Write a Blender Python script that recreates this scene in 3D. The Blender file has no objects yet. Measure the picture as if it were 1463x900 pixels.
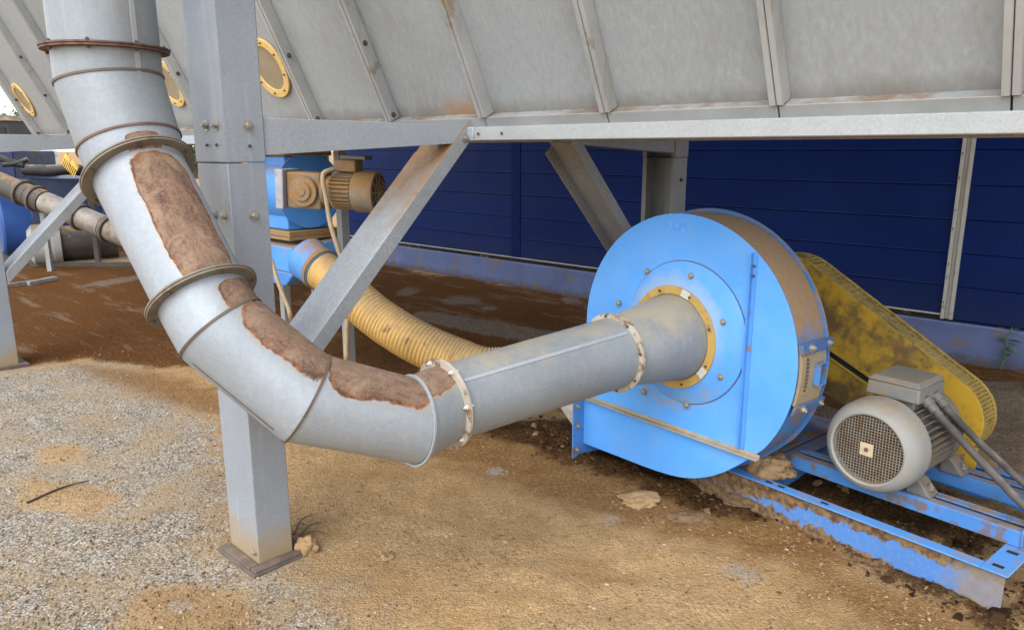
import bpy, bmesh, math, random
from mathutils import Vector as V, Matrix, noise
R = random.Random(7)
rad = math.radians
sc = bpy.context.scene
col = sc.collection

# ------------------------------------------------------------------ camera measurements
FPX, PITCH, EYE = 1060.0, rad(12.5), 1.6
CP, SP = math.cos(PITCH), math.sin(PITCH)
CAM = V((0, 0, EYE))
def ray(u, v):
    a = (u - 731.5) / FPX; b = (v - 450) / FPX
    return V((a, CP - b * SP, -SP - b * CP))
def at(u, v, d): return CAM + ray(u, v) * d
def onz(u, v, z=0.0):
    r = ray(u, v); return CAM + r * ((z - EYE) / r.z)
def onp(u, v, p, n):
    r = ray(u, v); return CAM + r * ((p - CAM).dot(n) / r.dot(n))
# two building directions: hopper / wall grid (WH along the row, PH away), fan grid (RF right, PF away)
WH = V((-.7272, .6864, 0)).normalized(); PH = V((WH.y, -WH.x, 0))
PF = V((math.cos(rad(39)), math.sin(rad(39)), 0)); RF = V((PF.y, -PF.x, 0))
UP = V((0, 0, 1))
def G(w, p, z): return WH * w + PH * p + UP * z
R0, P0, Z0 = -2.054, 2.630, .745
def F(r, p, z): return RF * r + PF * p + UP * z

# ------------------------------------------------------------------ node helper
class NT:
    def __init__(s, name):
        s.m = bpy.data.materials.new(name); s.m.use_nodes = True
        s.t = s.m.node_tree; s.t.nodes.clear()
        s.out = s.t.nodes.new('ShaderNodeOutputMaterial')
        s.b = s.n('ShaderNodeBsdfPrincipled')
        s.t.links.new(s.b.outputs[0], s.out.inputs[0])
        s.tc = s.n('ShaderNodeTexCoord'); s.geo = s.n('ShaderNodeNewGeometry')
        s.pos = s.geo.outputs['Position']
    def n(s, typ, ins=None, **kw):
        nd = s.t.nodes.new(typ)
        for k, v in kw.items(): setattr(nd, k, v)
        for k, v in (ins or {}).items(): s.put(nd.inputs[k], v)
        return nd
    def put(s, sock, v):
        if isinstance(v, bpy.types.NodeSocket): s.t.links.new(v, sock)
        elif isinstance(v, (tuple, list)) and len(v) == 3 and sock.type == 'RGBA': sock.default_value = (*v, 1)
        else: sock.default_value = v
    def math(s, op, a, b=0.0, c=None, clamp=False):
        nd = s.n('ShaderNodeMath', operation=op, use_clamp=clamp); s.put(nd.inputs[0], a); s.put(nd.inputs[1], b)
        if c is not None: s.put(nd.inputs[2], c)
        return nd.outputs[0]
    def noise(s, scale, detail=4, rough=.55, vec=None, dist=0.0):
        return s.n('ShaderNodeTexNoise', {'Vector': vec or s.pos, 'Scale': scale, 'Detail': detail, 'Roughness': rough, 'Distortion': dist}).outputs['Fac']
    def scaled(s, sx, sy, sz, vec=None):
        return s.n('ShaderNodeMapping', {'Vector': vec or s.pos, 'Scale': (sx, sy, sz)}).outputs[0]
    def vor(s, scale, out='Distance', vec=None, feature='F1', rnd=1.0):
        return s.n('ShaderNodeTexVoronoi', {'Vector': vec or s.pos, 'Scale': scale, 'Randomness': rnd}, feature=feature).outputs[out]
    def ss(s, x, a, b):
        return s.n('ShaderNodeMapRange', {'Value': x, 'From Min': a, 'From Max': b}, interpolation_type='SMOOTHSTEP', clamp=True).outputs[0]
    def mix(s, f, a, b, mode='MIX'):
        nd = s.n('ShaderNodeMix', data_type='RGBA', blend_type=mode, clamp_factor=True)
        s.put(nd.inputs[0], f); s.put(nd.inputs[6], a); s.put(nd.inputs[7], b)
        return nd.outputs[2]
    def sep(s, v): return s.n('ShaderNodeSeparateXYZ', {0: v}).outputs
    def hsv(s, c, v): return s.n('ShaderNodeHueSaturation', {'Color': c, 'Value': v}).outputs[0]
    def bump(s, h, strength=.3, dist=.01, nrm=None):
        ins = {'Height': h, 'Strength': strength, 'Distance': dist}
        if nrm is not None: ins['Normal'] = nrm
        return s.n('ShaderNodeBump', ins).outputs[0]
    def fin(s, c, rough=.5, metal=0.0, nrm=None, spec=.4):
        s.put(s.b.inputs['Base Color'], c); s.put(s.b.inputs['Roughness'], rough); s.put(s.b.inputs['Metallic'], metal)
        s.put(s.b.inputs['Specular IOR Level'], spec)
        if nrm is not None: s.put(s.b.inputs['Normal'], nrm)
        return s.m

DUST = (.36, .235, .12); DUSTD = (.17, .10, .05)
def weathered(name, base, rough=.5, metal=0.0, var=.18, scale=5.0, dust=0.0, dustc=DUST, up=.6, spots=0.0, spotc=DUSTD,
              streak=0.0, streakc=(.22, .17, .11), spangle=0.0, bump=.08, bscale=60, lo=0.0, loz=(0, .2), loc=DUST, hi=0.0, hiz=(1.2, 1.6), spec=.4):
    """painted / galvanised metal: tone variation, settled sawdust, stains, streaks; lo = dirt near the ground"""
    t = NT(name)
    n1 = t.noise(scale, 5)
    c = t.hsv(base, t.n('ShaderNodeMapRange', {'Value': n1, 'From Min': .25, 'From Max': .75, 'To Min': 1 - var, 'To Max': 1 + var}).outputs[0])
    if spangle:
        cell = t.vor(150, 'Color')
        c = t.mix(spangle, c, t.hsv(c, t.n('ShaderNodeMapRange', {'Value': t.sep(cell)[0], 'To Min': .55, 'To Max': 1.5}).outputs[0]))
    if streak:
        st = t.noise(1.0, 5, .6, t.scaled(22, 22, 1.3))
        pt = t.noise(2.2, 3)
        f = t.math('MULTIPLY', t.ss(st, .5, .72), t.ss(pt, .35, .65))
        c = t.mix(t.math('MULTIPLY', f, streak), c, streakc)
    if spots:
        f = t.ss(t.math('ADD', t.noise(scale * 2.3, 6, .65), t.math('MULTIPLY', t.noise(2.1, 3), .5)), .92 - spots * .35, 1.0 - spots * .3)
        c = t.mix(t.math('MULTIPLY', f, .85), c, spotc)
    if dust:
        nz = t.sep(t.geo.outputs['Normal'])[2]
        f = t.math('ADD', t.math('MULTIPLY', nz, up), t.noise(scale * 1.7, 6, .65))
        f = t.ss(f, 1.05 - dust, 1.4 - dust)
        c = t.mix(t.math('MULTIPLY', f, .92), c, t.mix(t.noise(40, 4), t.n('ShaderNodeRGB').outputs[0] if False else dustc, tuple(x * .6 for x in dustc)))
        rough = t.math('ADD', t.math('MULTIPLY', f, .9 - rough), rough)
    if lo:
        z = t.sep(t.pos)[2]
        f = t.ss(t.math('ADD', z, t.math('MULTIPLY', t.math('SUBTRACT', t.noise(14, 6, .7), .5), (loz[1] - loz[0]) * 1.6)), loz[1], loz[0])
        c = t.mix(t.math('MULTIPLY', f, lo), c, loc)
    if hi:
        nz = t.sep(t.geo.outputs['Normal'])[2]; z = t.sep(t.pos)[2]
        f = t.math('ADD', z, t.math('MULTIPLY', t.math('SUBTRACT', t.noise(7, 6, .7, t.scaled(1, 1, .5)), .5), .7))
        f = t.math('MULTIPLY', t.ss(f, hiz[0], hiz[1]), t.ss(nz, .1, .5))
        c = t.mix(t.math('MULTIPLY', f, hi), c, t.mix(t.noise(30, 5), (.16, .08, .03), (.36, .20, .08)))
    nrm = t.bump(t.noise(bscale, 3), bump, .004) if bump else None
    if not isinstance(rough, float):
        return t.fin(c, rough, metal, nrm, spec)
    rr = t.n('ShaderNodeMapRange', {'Value': t.noise(scale * 3, 4), 'To Min': max(.05, rough - .15), 'To Max': min(1, rough + .15)}).outputs[0]
    return t.fin(c, rr, metal, nrm, spec)

def pipe_mat(name, uc=None, uw=.3, vc=.5, vw=.4, base=(.55, .58, .61), asp=1.0, seed=0.0, dusty=0.0):
    """galvanised duct; optional worn-through rust patch centred at angle uc (u in -1..1), v along the piece"""
    t = NT(name)
    c = t.hsv(base, t.n('ShaderNodeMapRange', {'Value': t.noise(3.5, 5), 'From Min': .25, 'From Max': .75, 'To Min': .86, 'To Max': 1.1}).outputs[0])
    cell = t.vor(90, 'Color')
    c = t.mix(.12, c, t.hsv(c, t.n('ShaderNodeMapRange', {'Value': t.sep(cell)[0], 'To Min': .6, 'To Max': 1.4}).outputs[0]))
    # faint yellowish bloom and drips
    st = t.ss(t.noise(1.0, 5, .6, t.scaled(16, 16, 2.2)), .55, .75)
    c = t.mix(t.math('MULTIPLY', st, .34), c, (.25, .225, .16))
    st2 = t.ss(t.noise(1.0, 5, .65, t.scaled(40, 40, 3)), .5, .75); c = t.mix(t.math('MULTIPLY', st2, .22), c, (.40, .42, .43))
    sc_ = t.ss(t.noise(28, 5, .7), .66, .74)
    c = t.mix(t.math('MULTIPLY', sc_, .25), c, (.30, .27, .22))
    if dusty:
        nz = t.sep(t.geo.outputs['Normal'])[2]
        f = t.ss(t.math('ADD', t.math('MULTIPLY', nz, .5), t.noise(7, 6, .7)), 1.05 - dusty, 1.45 - dusty)
        c = t.mix(t.math('MULTIPLY', f, .75), c, (.40, .33, .20))
    rough, metal, h = .50, .16, t.noise(7, 2)
    if uc is not None:
        uv = t.sep(t.n('ShaderNodeUVMap').outputs[0])
        wob = t.math('MULTIPLY', t.math('SUBTRACT', t.noise(8, 5, .6, t.n('ShaderNodeVectorMath', {0: t.pos, 1: (seed, seed * .7, 0)}, operation='ADD').outputs[0]), .5), .50)
        a = t.math('DIVIDE', t.math('ABSOLUTE', t.math('SUBTRACT', uv[0], uc)), uw)
        b = t.math('DIVIDE', t.math('ABSOLUTE', t.math('SUBTRACT', uv[1], vc)), vw)
        d = t.math('POWER', t.math('ADD', t.math('POWER', a, 3.5), t.math('POWER', b, 5.0)), .28)
        d = t.math('ADD', d, wob)
        halo = t.ss(d, 1.22, 1.03); edge = t.ss(d, 1.045, 1.0); inner = t.ss(t.math('ADD', d, t.math('MULTIPLY', t.math('SUBTRACT', t.noise(30, 5, .7), .5), .14)), 1.02, .92)
        along = t.n('ShaderNodeCombineXYZ', {0: t.math('MULTIPLY', uv[0], 15.0), 1: t.math('MULTIPLY', uv[1], 5.0), 2: seed}).outputs[0]
        strk = t.noise(1.0, 6, .7, along); grain = t.noise(120, 4, .75); blot = t.noise(10, 6, .7, dist=.6)
        rustc = t.mix(t.ss(strk, .36, .64), (.080, .038, .025), (.205, .110, .068))
        rustc = t.mix(t.math('MULTIPLY', t.ss(blot, .46, .62), .85), rustc, (.275, .18, .115))
        rustc = t.mix(t.math('MULTIPLY', t.ss(t.noise(17, 6, .75), .56, .66), .7), rustc, (.15, .088, .088))
        rustc = t.mix(t.math('MULTIPLY', t.ss(grain, .50, .66), .5), rustc, (.30, .20, .135)); rustc = t.mix(t.math('MULTIPLY', t.ss(t.noise(75, 4, .8), .54, .66), .6), rustc, (.055, .028, .022))
        rustc = t.mix(t.math('MULTIPLY', t.ss(t.vor(95), .22, .08), .75), rustc, (.06, .032, .024))
        upz = t.ss(t.math('ADD', t.sep(t.geo.outputs['Normal'])[2], t.math('MULTIPLY', t.math('SUBTRACT', t.noise(12, 5, .7), .5), .9)), .35, .85)
        rustc = t.mix(t.math('MULTIPLY', upz, .35), rustc, t.mix(grain, (.20, .14, .09), (.34, .25, .165)))
        rim = t.mix(t.ss(t.noise(26, 5, .7), .40, .58), (.27, .095, .022), (.075, .032, .016))
        c = t.mix(t.math('MULTIPLY', halo, t.math('MULTIPLY', t.ss(t.noise(24, 5, .7), .35, .6), .4)), c, (.34, .25, .14))
        c = t.mix(edge, c, rim); c = t.mix(inner, c, rustc)
        rough = t.math('ADD', t.math('MULTIPLY', edge, .4), .50); metal = t.math('MULTIPLY', t.math('SUBTRACT', 1.0, edge), .16)
        h = t.math('ADD', h, t.math('MULTIPLY', edge, t.math('SUBTRACT', t.noise(90, 5, .7), .9)))
    return t.fin(c, rough, metal, t.bump(h, .22, .006))

GALV = weathered('galvanised_steel', (.36, .385, .41), .45, .25, .10, 3, spots=.06, spotc=(.30, .25, .17), streak=.3, streakc=(.30, .28, .24), spangle=.16)
GALVP = weathered('galvanised_post', (.275, .295, .32), .5, .15, .10, 2.5, spangle=.12, streak=.35, streakc=(.48, .49, .49), lo=.9, loz=(.02, .22), loc=(.36, .25, .13))
GALVB = weathered('galvanised_brace', (.30, .31, .31), .5, .2, .12, 4, spangle=.25, hi=.95, hiz=(1.18, 1.62))
GALVD = weathered('dull_galvanised', (.29, .29, .28), .6, .2, .15, 4, dust=.05, streak=.5, spangle=.3)
BEAMW = weathered('bright_beam', (.33, .34, .335), .5, .15, .1, 3, streak=.4, streakc=(.4, .36, .28), spangle=.15)
def panel_mat():
    t = NT('hopper_sheet')
    c = t.hsv((.315, .338, .348), t.n('ShaderNodeMapRange', {'Value': t.noise(1.3, 5, .6), 'From Min': .3, 'From Max': .7, 'To Min': .88, 'To Max': 1.08}).outputs[0])
    fine = t.noise(1.0, 5, .65, t.scaled(60, 60, 2.0)); wide = t.noise(1.0, 4, .6, t.scaled(9, 9, .9))
    c = t.mix(t.math('MULTIPLY', t.ss(fine, .45, .75), .30), c, (.47, .47, .45))
    c = t.mix(t.math('MULTIPLY', t.ss(fine, .5, .25), .30), c, (.20, .205, .20))
    c = t.mix(t.math('MULTIPLY', t.ss(wide, .52, .72), .35), c, (.26, .25, .22))
    c = t.mix(t.math('MULTIPLY', t.ss(t.noise(11, 6, .75), .60, .72), .30), c, (.50, .50, .48))
    z = t.math('ADD', t.sep(t.pos)[2], t.math('MULTIPLY', t.math('SUBTRACT', t.noise(9, 6, .7), .5), .10))
    c = t.mix(t.math('MULTIPLY', t.ss(z, 1.83, 1.755), .55), c, (.155, .125, .09))
    w = t.n('ShaderNodeVectorMath', {0: t.pos, 1: tuple(WH)}, operation='DOT_PRODUCT').outputs['Value']
    spill = t.math('MULTIPLY', t.ss(t.math('ABSOLUTE', t.math('SUBTRACT', w, 2.58)), .26, .0), t.ss(z, 1.88, 1.75))
    c = t.mix(t.math('MULTIPLY', spill, .85), c, t.mix(t.noise(30, 5, .7), (.22, .10, .03), (.46, .27, .11)))
    return t.fin(c, .55, .12, t.bump(t.noise(1.6, 3), .12, .02), .4)
PANEL = panel_mat()
RIBM = weathered('hopper_rib', (.35, .355, .345), .55, .15, .15, 4, streak=.4, spots=.15, spotc=(.25, .2, .13))
RAILM = weathered('hopper_rail', (.29, .295, .285), .6, .1, .2, 4, dust=.22, dustc=(.22, .14, .08), up=.55)
def fan_mat():
    t = NT('fan_blue')
    c = t.hsv((.072, .325, .80), t.n('ShaderNodeMapRange', {'Value': t.noise(2.0, 5, .6), 'From Min': .3, 'From Max': .7, 'To Min': .93, 'To Max': 1.05}).outputs[0])
    rcx = onp(962, 481, F(R0, P0, Z0), PF)
    dv = t.n('ShaderNodeVectorMath', {0: t.pos, 1: tuple(rcx)}, operation='SUBTRACT').outputs[0]
    dist = t.n('ShaderNodeVectorMath', {0: dv}, operation='LENGTH').outputs['Value']; dz = t.sep(dv)[2]
    wob = t.math('ADD', dist, t.math('MULTIPLY', t.math('SUBTRACT', t.noise(9, 5, .65), .5), .12))
    dust = t.math('MULTIPLY', t.ss(wob, .315, .245), t.ss(t.math('ADD', dz, t.math('MULTIPLY', t.noise(4, 3), .2)), -.1, .25))
    c = t.mix(t.math('MULTIPLY', dust, .55), c, (.36, .42, .46))
    low = t.math('MULTIPLY', t.ss(t.math('ABSOLUTE', t.math('SUBTRACT', wob, .30)), .07, .0), t.ss(dz, -.14, -.24))
    c = t.mix(t.math('MULTIPLY', t.math('MULTIPLY', low, t.ss(t.noise(30, 5, .7), .42, .62)), .75), c, (.30, .24, .17))
    drip = t.ss(t.noise(1.0, 5, .65, t.scaled(26, 26, 2.4)), .58, .74)
    c = t.mix(t.math('MULTIPLY', t.math('MULTIPLY', drip, t.ss(t.sep(t.pos)[2], .42, .22)), .38), c, (.20, .22, .24))
    c = t.mix(t.math('MULTIPLY', t.ss(t.noise(1.0, 6, .7, t.scaled(9, 9, 40)), .62, .72), .16), c, (.35, .52, .72))
    film = t.math('ADD', .06, t.math('MULTIPLY', t.ss(t.noise(3.2, 6, .7), .40, .70), .16)); c = t.mix(film, c, (.33, .42, .52))
    chip = t.ss(t.noise(70, 4, .7), .70, .73)
    c = t.mix(t.math('MULTIPLY', chip, .7), c, (.12, .12, .13))
    h = t.math('ADD', t.noise(3.0, 2), t.math('MULTIPLY', t.noise(130, 2), .04))
    return t.fin(c, t.n('ShaderNodeMapRange', {'Value': t.noise(6, 5), 'To Min': .32, 'To Max': .58}).outputs[0], 0, t.bump(h, .10, .02), .35)
BLUE = fan_mat()
BLUER = weathered('fan_rim_blue', (.055, .17, .40), .5, 0, .15, 5, dust=.60, up=.66, dustc=(.36, .22, .09), spots=.35, spotc=(.22, .14, .07))
BLUEF = weathered('frame_blue', (.065, .215, .52), .5, 0, .12, 6, dust=.38, up=.38, dustc=(.33, .23, .12), spots=.42, spotc=(.17, .115, .07), lo=.0)
def web_mat():
    t = NT('frame_web_blue'); z = t.sep(t.pos)[2]; x = t.sep(t.pos)[0]
    wob = t.math('MULTIPLY', t.math('SUBTRACT', t.noise(22, 6, .7), .5), .12)
    wob = t.math('ADD', wob, t.math('MULTIPLY', t.math('SUBTRACT', t.noise(5, 3), .5), .10))
    d = t.math('ABSOLUTE', t.math('SUBTRACT', t.math('ADD', z, wob), .072))
    hw = t.math('MULTIPLY', t.ss(x, .95, 1.5), .048)
    f = t.ss(t.math('SUBTRACT', d, hw), .004, -.004)
    c = t.mix(t.noise(9, 4), (.06, .165, .42), (.08, .22, .52))
    c = t.mix(t.math('MULTIPLY', t.ss(t.noise(60, 4, .7), .5, .65), .35), c, (.25, .25, .26))
    dirt = t.mix(t.ss(t.noise(34, 6, .7), .35, .65), (.07, .04, .02), (.24, .145, .07))
    c = t.mix(f, dirt, c)
    c = t.mix(t.math('MULTIPLY', t.ss(t.math('ADD', x, wob), 1.60, 1.66), .85), c, t.mix(t.noise(25, 5, .7), (.16, .11, .07), (.30, .27, .24)))
    return t.fin(c, .75, 0, t.bump(t.math('MULTIPLY', f, -.5), .3, .004), .3)
BLUEW = web_mat()
BLUEC = weathered('frame_blue_clean', (.08, .265, .62), .5, 0, .10, 6, dust=.26, up=.38, dustc=(.33, .25, .16), spots=.16, spotc=(.2, .15, .1))
STRAPM = weathered('strap_blue', (.05, .125, .30), .5, 0, .15, 8, spots=.3, spotc=(.2, .13, .07))
YLIP = weathered('lip_yellow', (.50, .33, .045), .55, 0, .2, 7, spots=.35, spotc=(.2, .13, .05))
BLUEV = weathered('valve_blue', (.07, .25, .62), .5, 0, .12, 6, dust=.36, up=.6, spots=.2, spotc=(.30, .19, .09))
STEELD = weathered('dusty_edge', (.33, .30, .24), .6, .1, .2, 8, spots=.5, spotc=(.36, .27, .16))
YRING = weathered('yellow_ring', (.43, .275, .075), .6, 0, .15, 8, spots=.35, spotc=(.26, .19, .11))
YWIN = weathered('yellow_window_ring', (.70, .47, .17), .5, 0, .1, 6)
WPANE = weathered('dusty_pane', (.28, .225, .15), .35, 0, .2, 5)
def guard_mat():
    t = NT('guard_yellow'); n1 = t.noise(3.2, 5, .6); n2 = t.noise(11, 6, .7)
    f = t.ss(t.math('ADD', t.math('MULTIPLY', n1, .75), t.math('MULTIPLY', n2, .35)), .50, .64)
    c = t.mix(t.noise(5, 3), (.53, .305, .02), (.66, .405, .04))
    c = t.mix(t.math('MULTIPLY', f, .9), c, t.mix(t.noise(20, 5), (.10, .065, .03), (.20, .135, .065)))
    c = t.mix(t.math('MULTIPLY', t.ss(t.noise(38, 5, .75), .58, .7), .5), c, (.28, .19, .09))
    return t.fin(c, .6, 0, t.bump(n2, .1, .004), .35)
YGUARD = guard_mat()
YMESH = weathered('guard_mesh', (.38, .27, .07), .7, 0, .25, 8, spots=.5, spotc=(.17, .11, .055))
YDUST = weathered('guard_rim_dust', (.27, .19, .10), .85, 0, .25, 9, spots=.3)
MOTOR = weathered('motor_grey', (.27, .262, .235), .5, 0, .1, 5, dust=.30, dustc=(.34, .27, .18), up=.5, spots=.22, spotc=(.34, .27, .17))
TBOX = weathered('terminal_grey', (.20, .195, .175), .6, 0, .2, 8, dust=.42, dustc=(.31, .25, .17), up=.4, spots=.4, spotc=(.25, .19, .12))
MOTORD = weathered('motor_body_grey', (.15, .145, .132), .6, .1, .2, 9, dust=.35, up=.5, dustc=(.30, .23, .15), spots=.35)
PADM = weathered('motor_centre_plate', (.50, .40, .26), .6, 0, .15, 14, spots=.3)
DARK = weathered('dark_hollow', (.018, .016, .014), .85, 0, .1, 6)
RUSTF = weathered('rusty_flange', (.15, .085, .06), .75, .1, .3, 12, spots=.4, spotc=(.08, .04, .03))
TANF = weathered('tan_flange', (.185, .155, .115), .65, .1, .25, 9, spots=.4, spotc=(.13, .08, .05))
CREAMF = weathered('cream_flange', (.42, .37, .29), .6, 0, .15, 10, spots=.45, spotc=(.16, .075, .04))
SEAMM = weathered('dark_seam', (.13, .095, .07), .7, .2, .3, 14)
BOLTM = weathered('bolt_steel', (.36, .33, .28), .4, .6, .2, 30)
BOLTR = weathered('bolt_dark', (.10, .075, .055), .6, .4, .3, 30)
BOLTW = weathered('bolt_pale', (.62, .60, .55), .5, .2, .1, 30)
PLATE = weathered('base_plate_rust', (.13, .10, .08), .8, .1, .3, 14, dust=.35, up=.3)
CABLE = weathered('conduit_grey', (.105, .095, .085), .6, 0, .2, 12, dust=.4, up=.35, dustc=(.30, .25, .19))
CABLET = weathered('cable_tan', (.34, .25, .15), .7, 0, .2, 14)
HOSE = weathered('hose_yellow', (.55, .345, .11), .5, 0, .2, 4, dust=.46, up=.5, dustc=(.47, .32, .16), spots=.08, spotc=(.25, .15, .06))
GEARD = weathered('gear_dusty', (.20, .185, .155), .7, .05, .3, 8, dust=.80, up=.35, dustc=(.34, .19, .065), spots=.5, spotc=(.33, .20, .09))
NAVY = weathered('wall_navy', (.0035, .018, .112), .5, 0, .16, 1.3, bump=.02, spec=.14, lo=.4, loz=(.25, .75), loc=(.035, .034, .05), streak=.25, streakc=(.02, .03, .10))
NAVYJ = weathered('wall_joint_blue', (.0035, .016, .09), .6, 0, .1, 3, spec=.1)
TRIMW = weathered('trim_white', (.50, .485, .44), .5, 0, .08, 5, spots=.25, spotc=(.32, .25, .17), streak=.4)
PLINTH = weathered('plinth_paint', (.125, .160, .31), .8, 0, .25, 2.4, spots=.5, spotc=(.20, .16, .15), lo=.8, loz=(0, .1), loc=(.10, .07, .05), bump=.3)
SOIL = (.10, .06, .03)

# ------------------------------------------------------------------ object helpers
def link(o): col.objects.link(o); return o
def tag(o, label=None, cat=None, group=None, kind=None):
    for k, v in (('label', label), ('category', cat), ('group', group), ('kind', kind)):
        if v: o[k] = v
    return o
def thing(name, loc, label, cat, group=None):
    o = bpy.data.objects.new(name, None); o.location = loc; o.empty_display_size = .1
    return tag(link(o), label, cat, group)
def wloc(o):
    p = V((0, 0, 0))
    while o: p = p + o.location; o = o.parent
    return p
def obj(name, bm, mat, parent=None, bev=0.0, smooth=40, loc=None, label=None):
    off = wloc(parent) if parent else V((0, 0, 0))
    own = V(loc) if loc is not None else off
    bmesh.ops.translate(bm, verts=bm.verts, vec=-own)
    bmesh.ops.recalc_face_normals(bm, faces=bm.faces)
    if smooth:
        for f in bm.faces: f.smooth = True
        for e in bm.edges:
            if len(e.link_faces) != 2 or e.calc_face_angle(0) > rad(smooth): e.smooth = False
    me = bpy.data.meshes.new(name); bm.to_mesh(me); bm.free()
    for m in (mat if isinstance(mat, (list, tuple)) else [mat]): me.materials.append(m)
    o = bpy.data.objects.new(name, me); o.parent = parent; o.location = own - off
    if bev:
        md = o.modifiers.new('bevel', 'BEVEL'); md.width = bev; md.segments = 2; md.limit_method = 'ANGLE'; md.angle_limit = rad(50)
    if label: o['label'] = label
    return link(o)
def inst(name, me, parent, p, axis=UP):
    o = bpy.data.objects.new(name, me); o.parent = parent
    o.matrix_local = Matrix.Translation(p - wloc(parent)) @ V(axis).to_track_quat('Z', 'Y').to_matrix().to_4x4()
    return link(o)
def BM(): return bmesh.new()
def ident(x, y, z): return V((x, y, z))
def box(bm, T, a0, a1, b0, b1, c0, c1):
    v = [bm.verts.new(T(a, b, c)) for a in (a0, a1) for b in (b0, b1) for c in (c0, c1)]
    for f in ((0, 1, 3, 2), (4, 6, 7, 5), (0, 4, 5, 1), (2, 3, 7, 6), (0, 2, 6, 4), (1, 5, 7, 3)): bm.faces.new([v[i] for i in f])
def hexa(bm, pts):
    """8 points: bottom loop 4, top loop 4"""
    v = [bm.verts.new(p) for p in pts]
    for f in ((0, 1, 2, 3), (7, 6, 5, 4), (0, 4, 5, 1), (1, 5, 6, 2), (2, 6, 7, 3), (3, 7, 4, 0)): bm.faces.new([v[i] for i in f])
def prism(bm, T, poly, b0, b1):
    """poly in the (a, c) plane of T, extruded along b"""
    lo = [bm.verts.new(T(a, b0, c)) for a, c in poly]; hi = [bm.verts.new(T(a, b1, c)) for a, c in poly]
    bm.faces.new(lo); bm.faces.new(hi[::-1]); n = len(poly)
    for i in range(n): bm.faces.new((lo[i], hi[i], hi[(i + 1) % n], lo[(i + 1) % n]))
def frame(ax):
    ax = V(ax).normalized(); h = UP if abs(ax.z) < .9 else V((0, 1, 0))
    x = ax.cross(h).normalized(); return x, x.cross(ax).normalized(), ax
def lathe(bm, c, ax, prof, n=40, caps=True):
    """prof = [(distance along axis, radius)]"""
    x, y, ax = frame(ax); rings = []
    for t, r in prof:
        rings.append([bm.verts.new(c + ax * t + (x * math.cos(k * 2 * math.pi / n) + y * math.sin(k * 2 * math.pi / n)) * r) for k in range(n)])
    for a, b in zip(rings, rings[1:]):
        for k in range(n): bm.faces.new((a[k], a[(k + 1) % n], b[(k + 1) % n], b[k]))
    if caps: bm.faces.new(rings[0][::-1]); bm.faces.new(rings[-1])
    return rings
def annulus(bm, c, ax, ri, ro, t0, t1, n=56):
    r = lathe(bm, c, ax, [(t0, ri), (t0, ro), (t1, ro), (t1, ri)], n, False)
    for k in range(n): bm.faces.new((r[3][k], r[3][(k + 1) % n], r[0][(k + 1) % n], r[0][k]))
def spline(pts, per=8):
    pts = [V(p) for p in pts]; P = [pts[0] * 2 - pts[1]] + pts + [pts[-1] * 2 - pts[-2]]; out = []
    for i in range(1, len(P) - 2):
        for k in range(per):
            t = k / per; a, b, c, d = P[i - 1:i + 3]
            out.append(.5 * ((2 * b) + (c - a) * t + (2 * a - 5 * b + 4 * c - d) * t * t + (3 * b - 3 * c + d - a) * t ** 3))
    return out + [pts[-1]]
def tube(bm, pts, r, n=12, caps=True):
    """r number or list"""
    rs = r if isinstance(r, (list, tuple)) else [r] * len(pts)
    x = None; rings = []
    for i, p in enumerate(pts):
        t = (pts[min(i + 1, len(pts) - 1)] - pts[max(i - 1, 0)]).normalized()
        if x is None: x = frame(t)[0]
        x = (x - t * x.dot(t)).normalized(); y = t.cross(x)
        rings.append([bm.verts.new(p + (x * math.cos(k * 2 * math.pi / n) + y * math.sin(k * 2 * math.pi / n)) * rs[i]) for k in range(n)])
    for a, b in zip(rings, rings[1:]):
        for k in range(n): bm.faces.new((a[k], a[(k + 1) % n], b[(k + 1) % n], b[k]))
    if caps: bm.faces.new(rings[0][::-1]); bm.faces.new(rings[-1])
def bolt_mesh(name, r, h, mat, washer=True):
    bm = BM()
    if washer: lathe(bm, V((0, 0, 0)), UP, [(-.004, r * 1.5), (.002, r * 1.5)], 16)
    lathe(bm, V((0, 0, 0)), UP, [(.0022, r), (h, r), (h + .001, r * .8)], 6)
    lathe(bm, V((0, 0, 0)), UP, [(h + .0012, r * .5), (h * 1.6, r * .45)], 8)
    bmesh.ops.recalc_face_normals(bm, faces=bm.faces)
    me = bpy.data.meshes.new(name); bm.to_mesh(me); bm.free(); me.materials.append(mat); return me
B_BIG = bolt_mesh('bolt_big', .013, .012, BOLTM); B_MID = bolt_mesh('bolt_mid', .010, .010, BOLTM)
B_DK = bolt_mesh('bolt_dk', .009, .010, BOLTR); B_PALE = bolt_mesh('bolt_pl', .006, .009, BOLTW); B_SM = bolt_mesh('bolt_sm', .006, .006, BOLTR, False)

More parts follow.
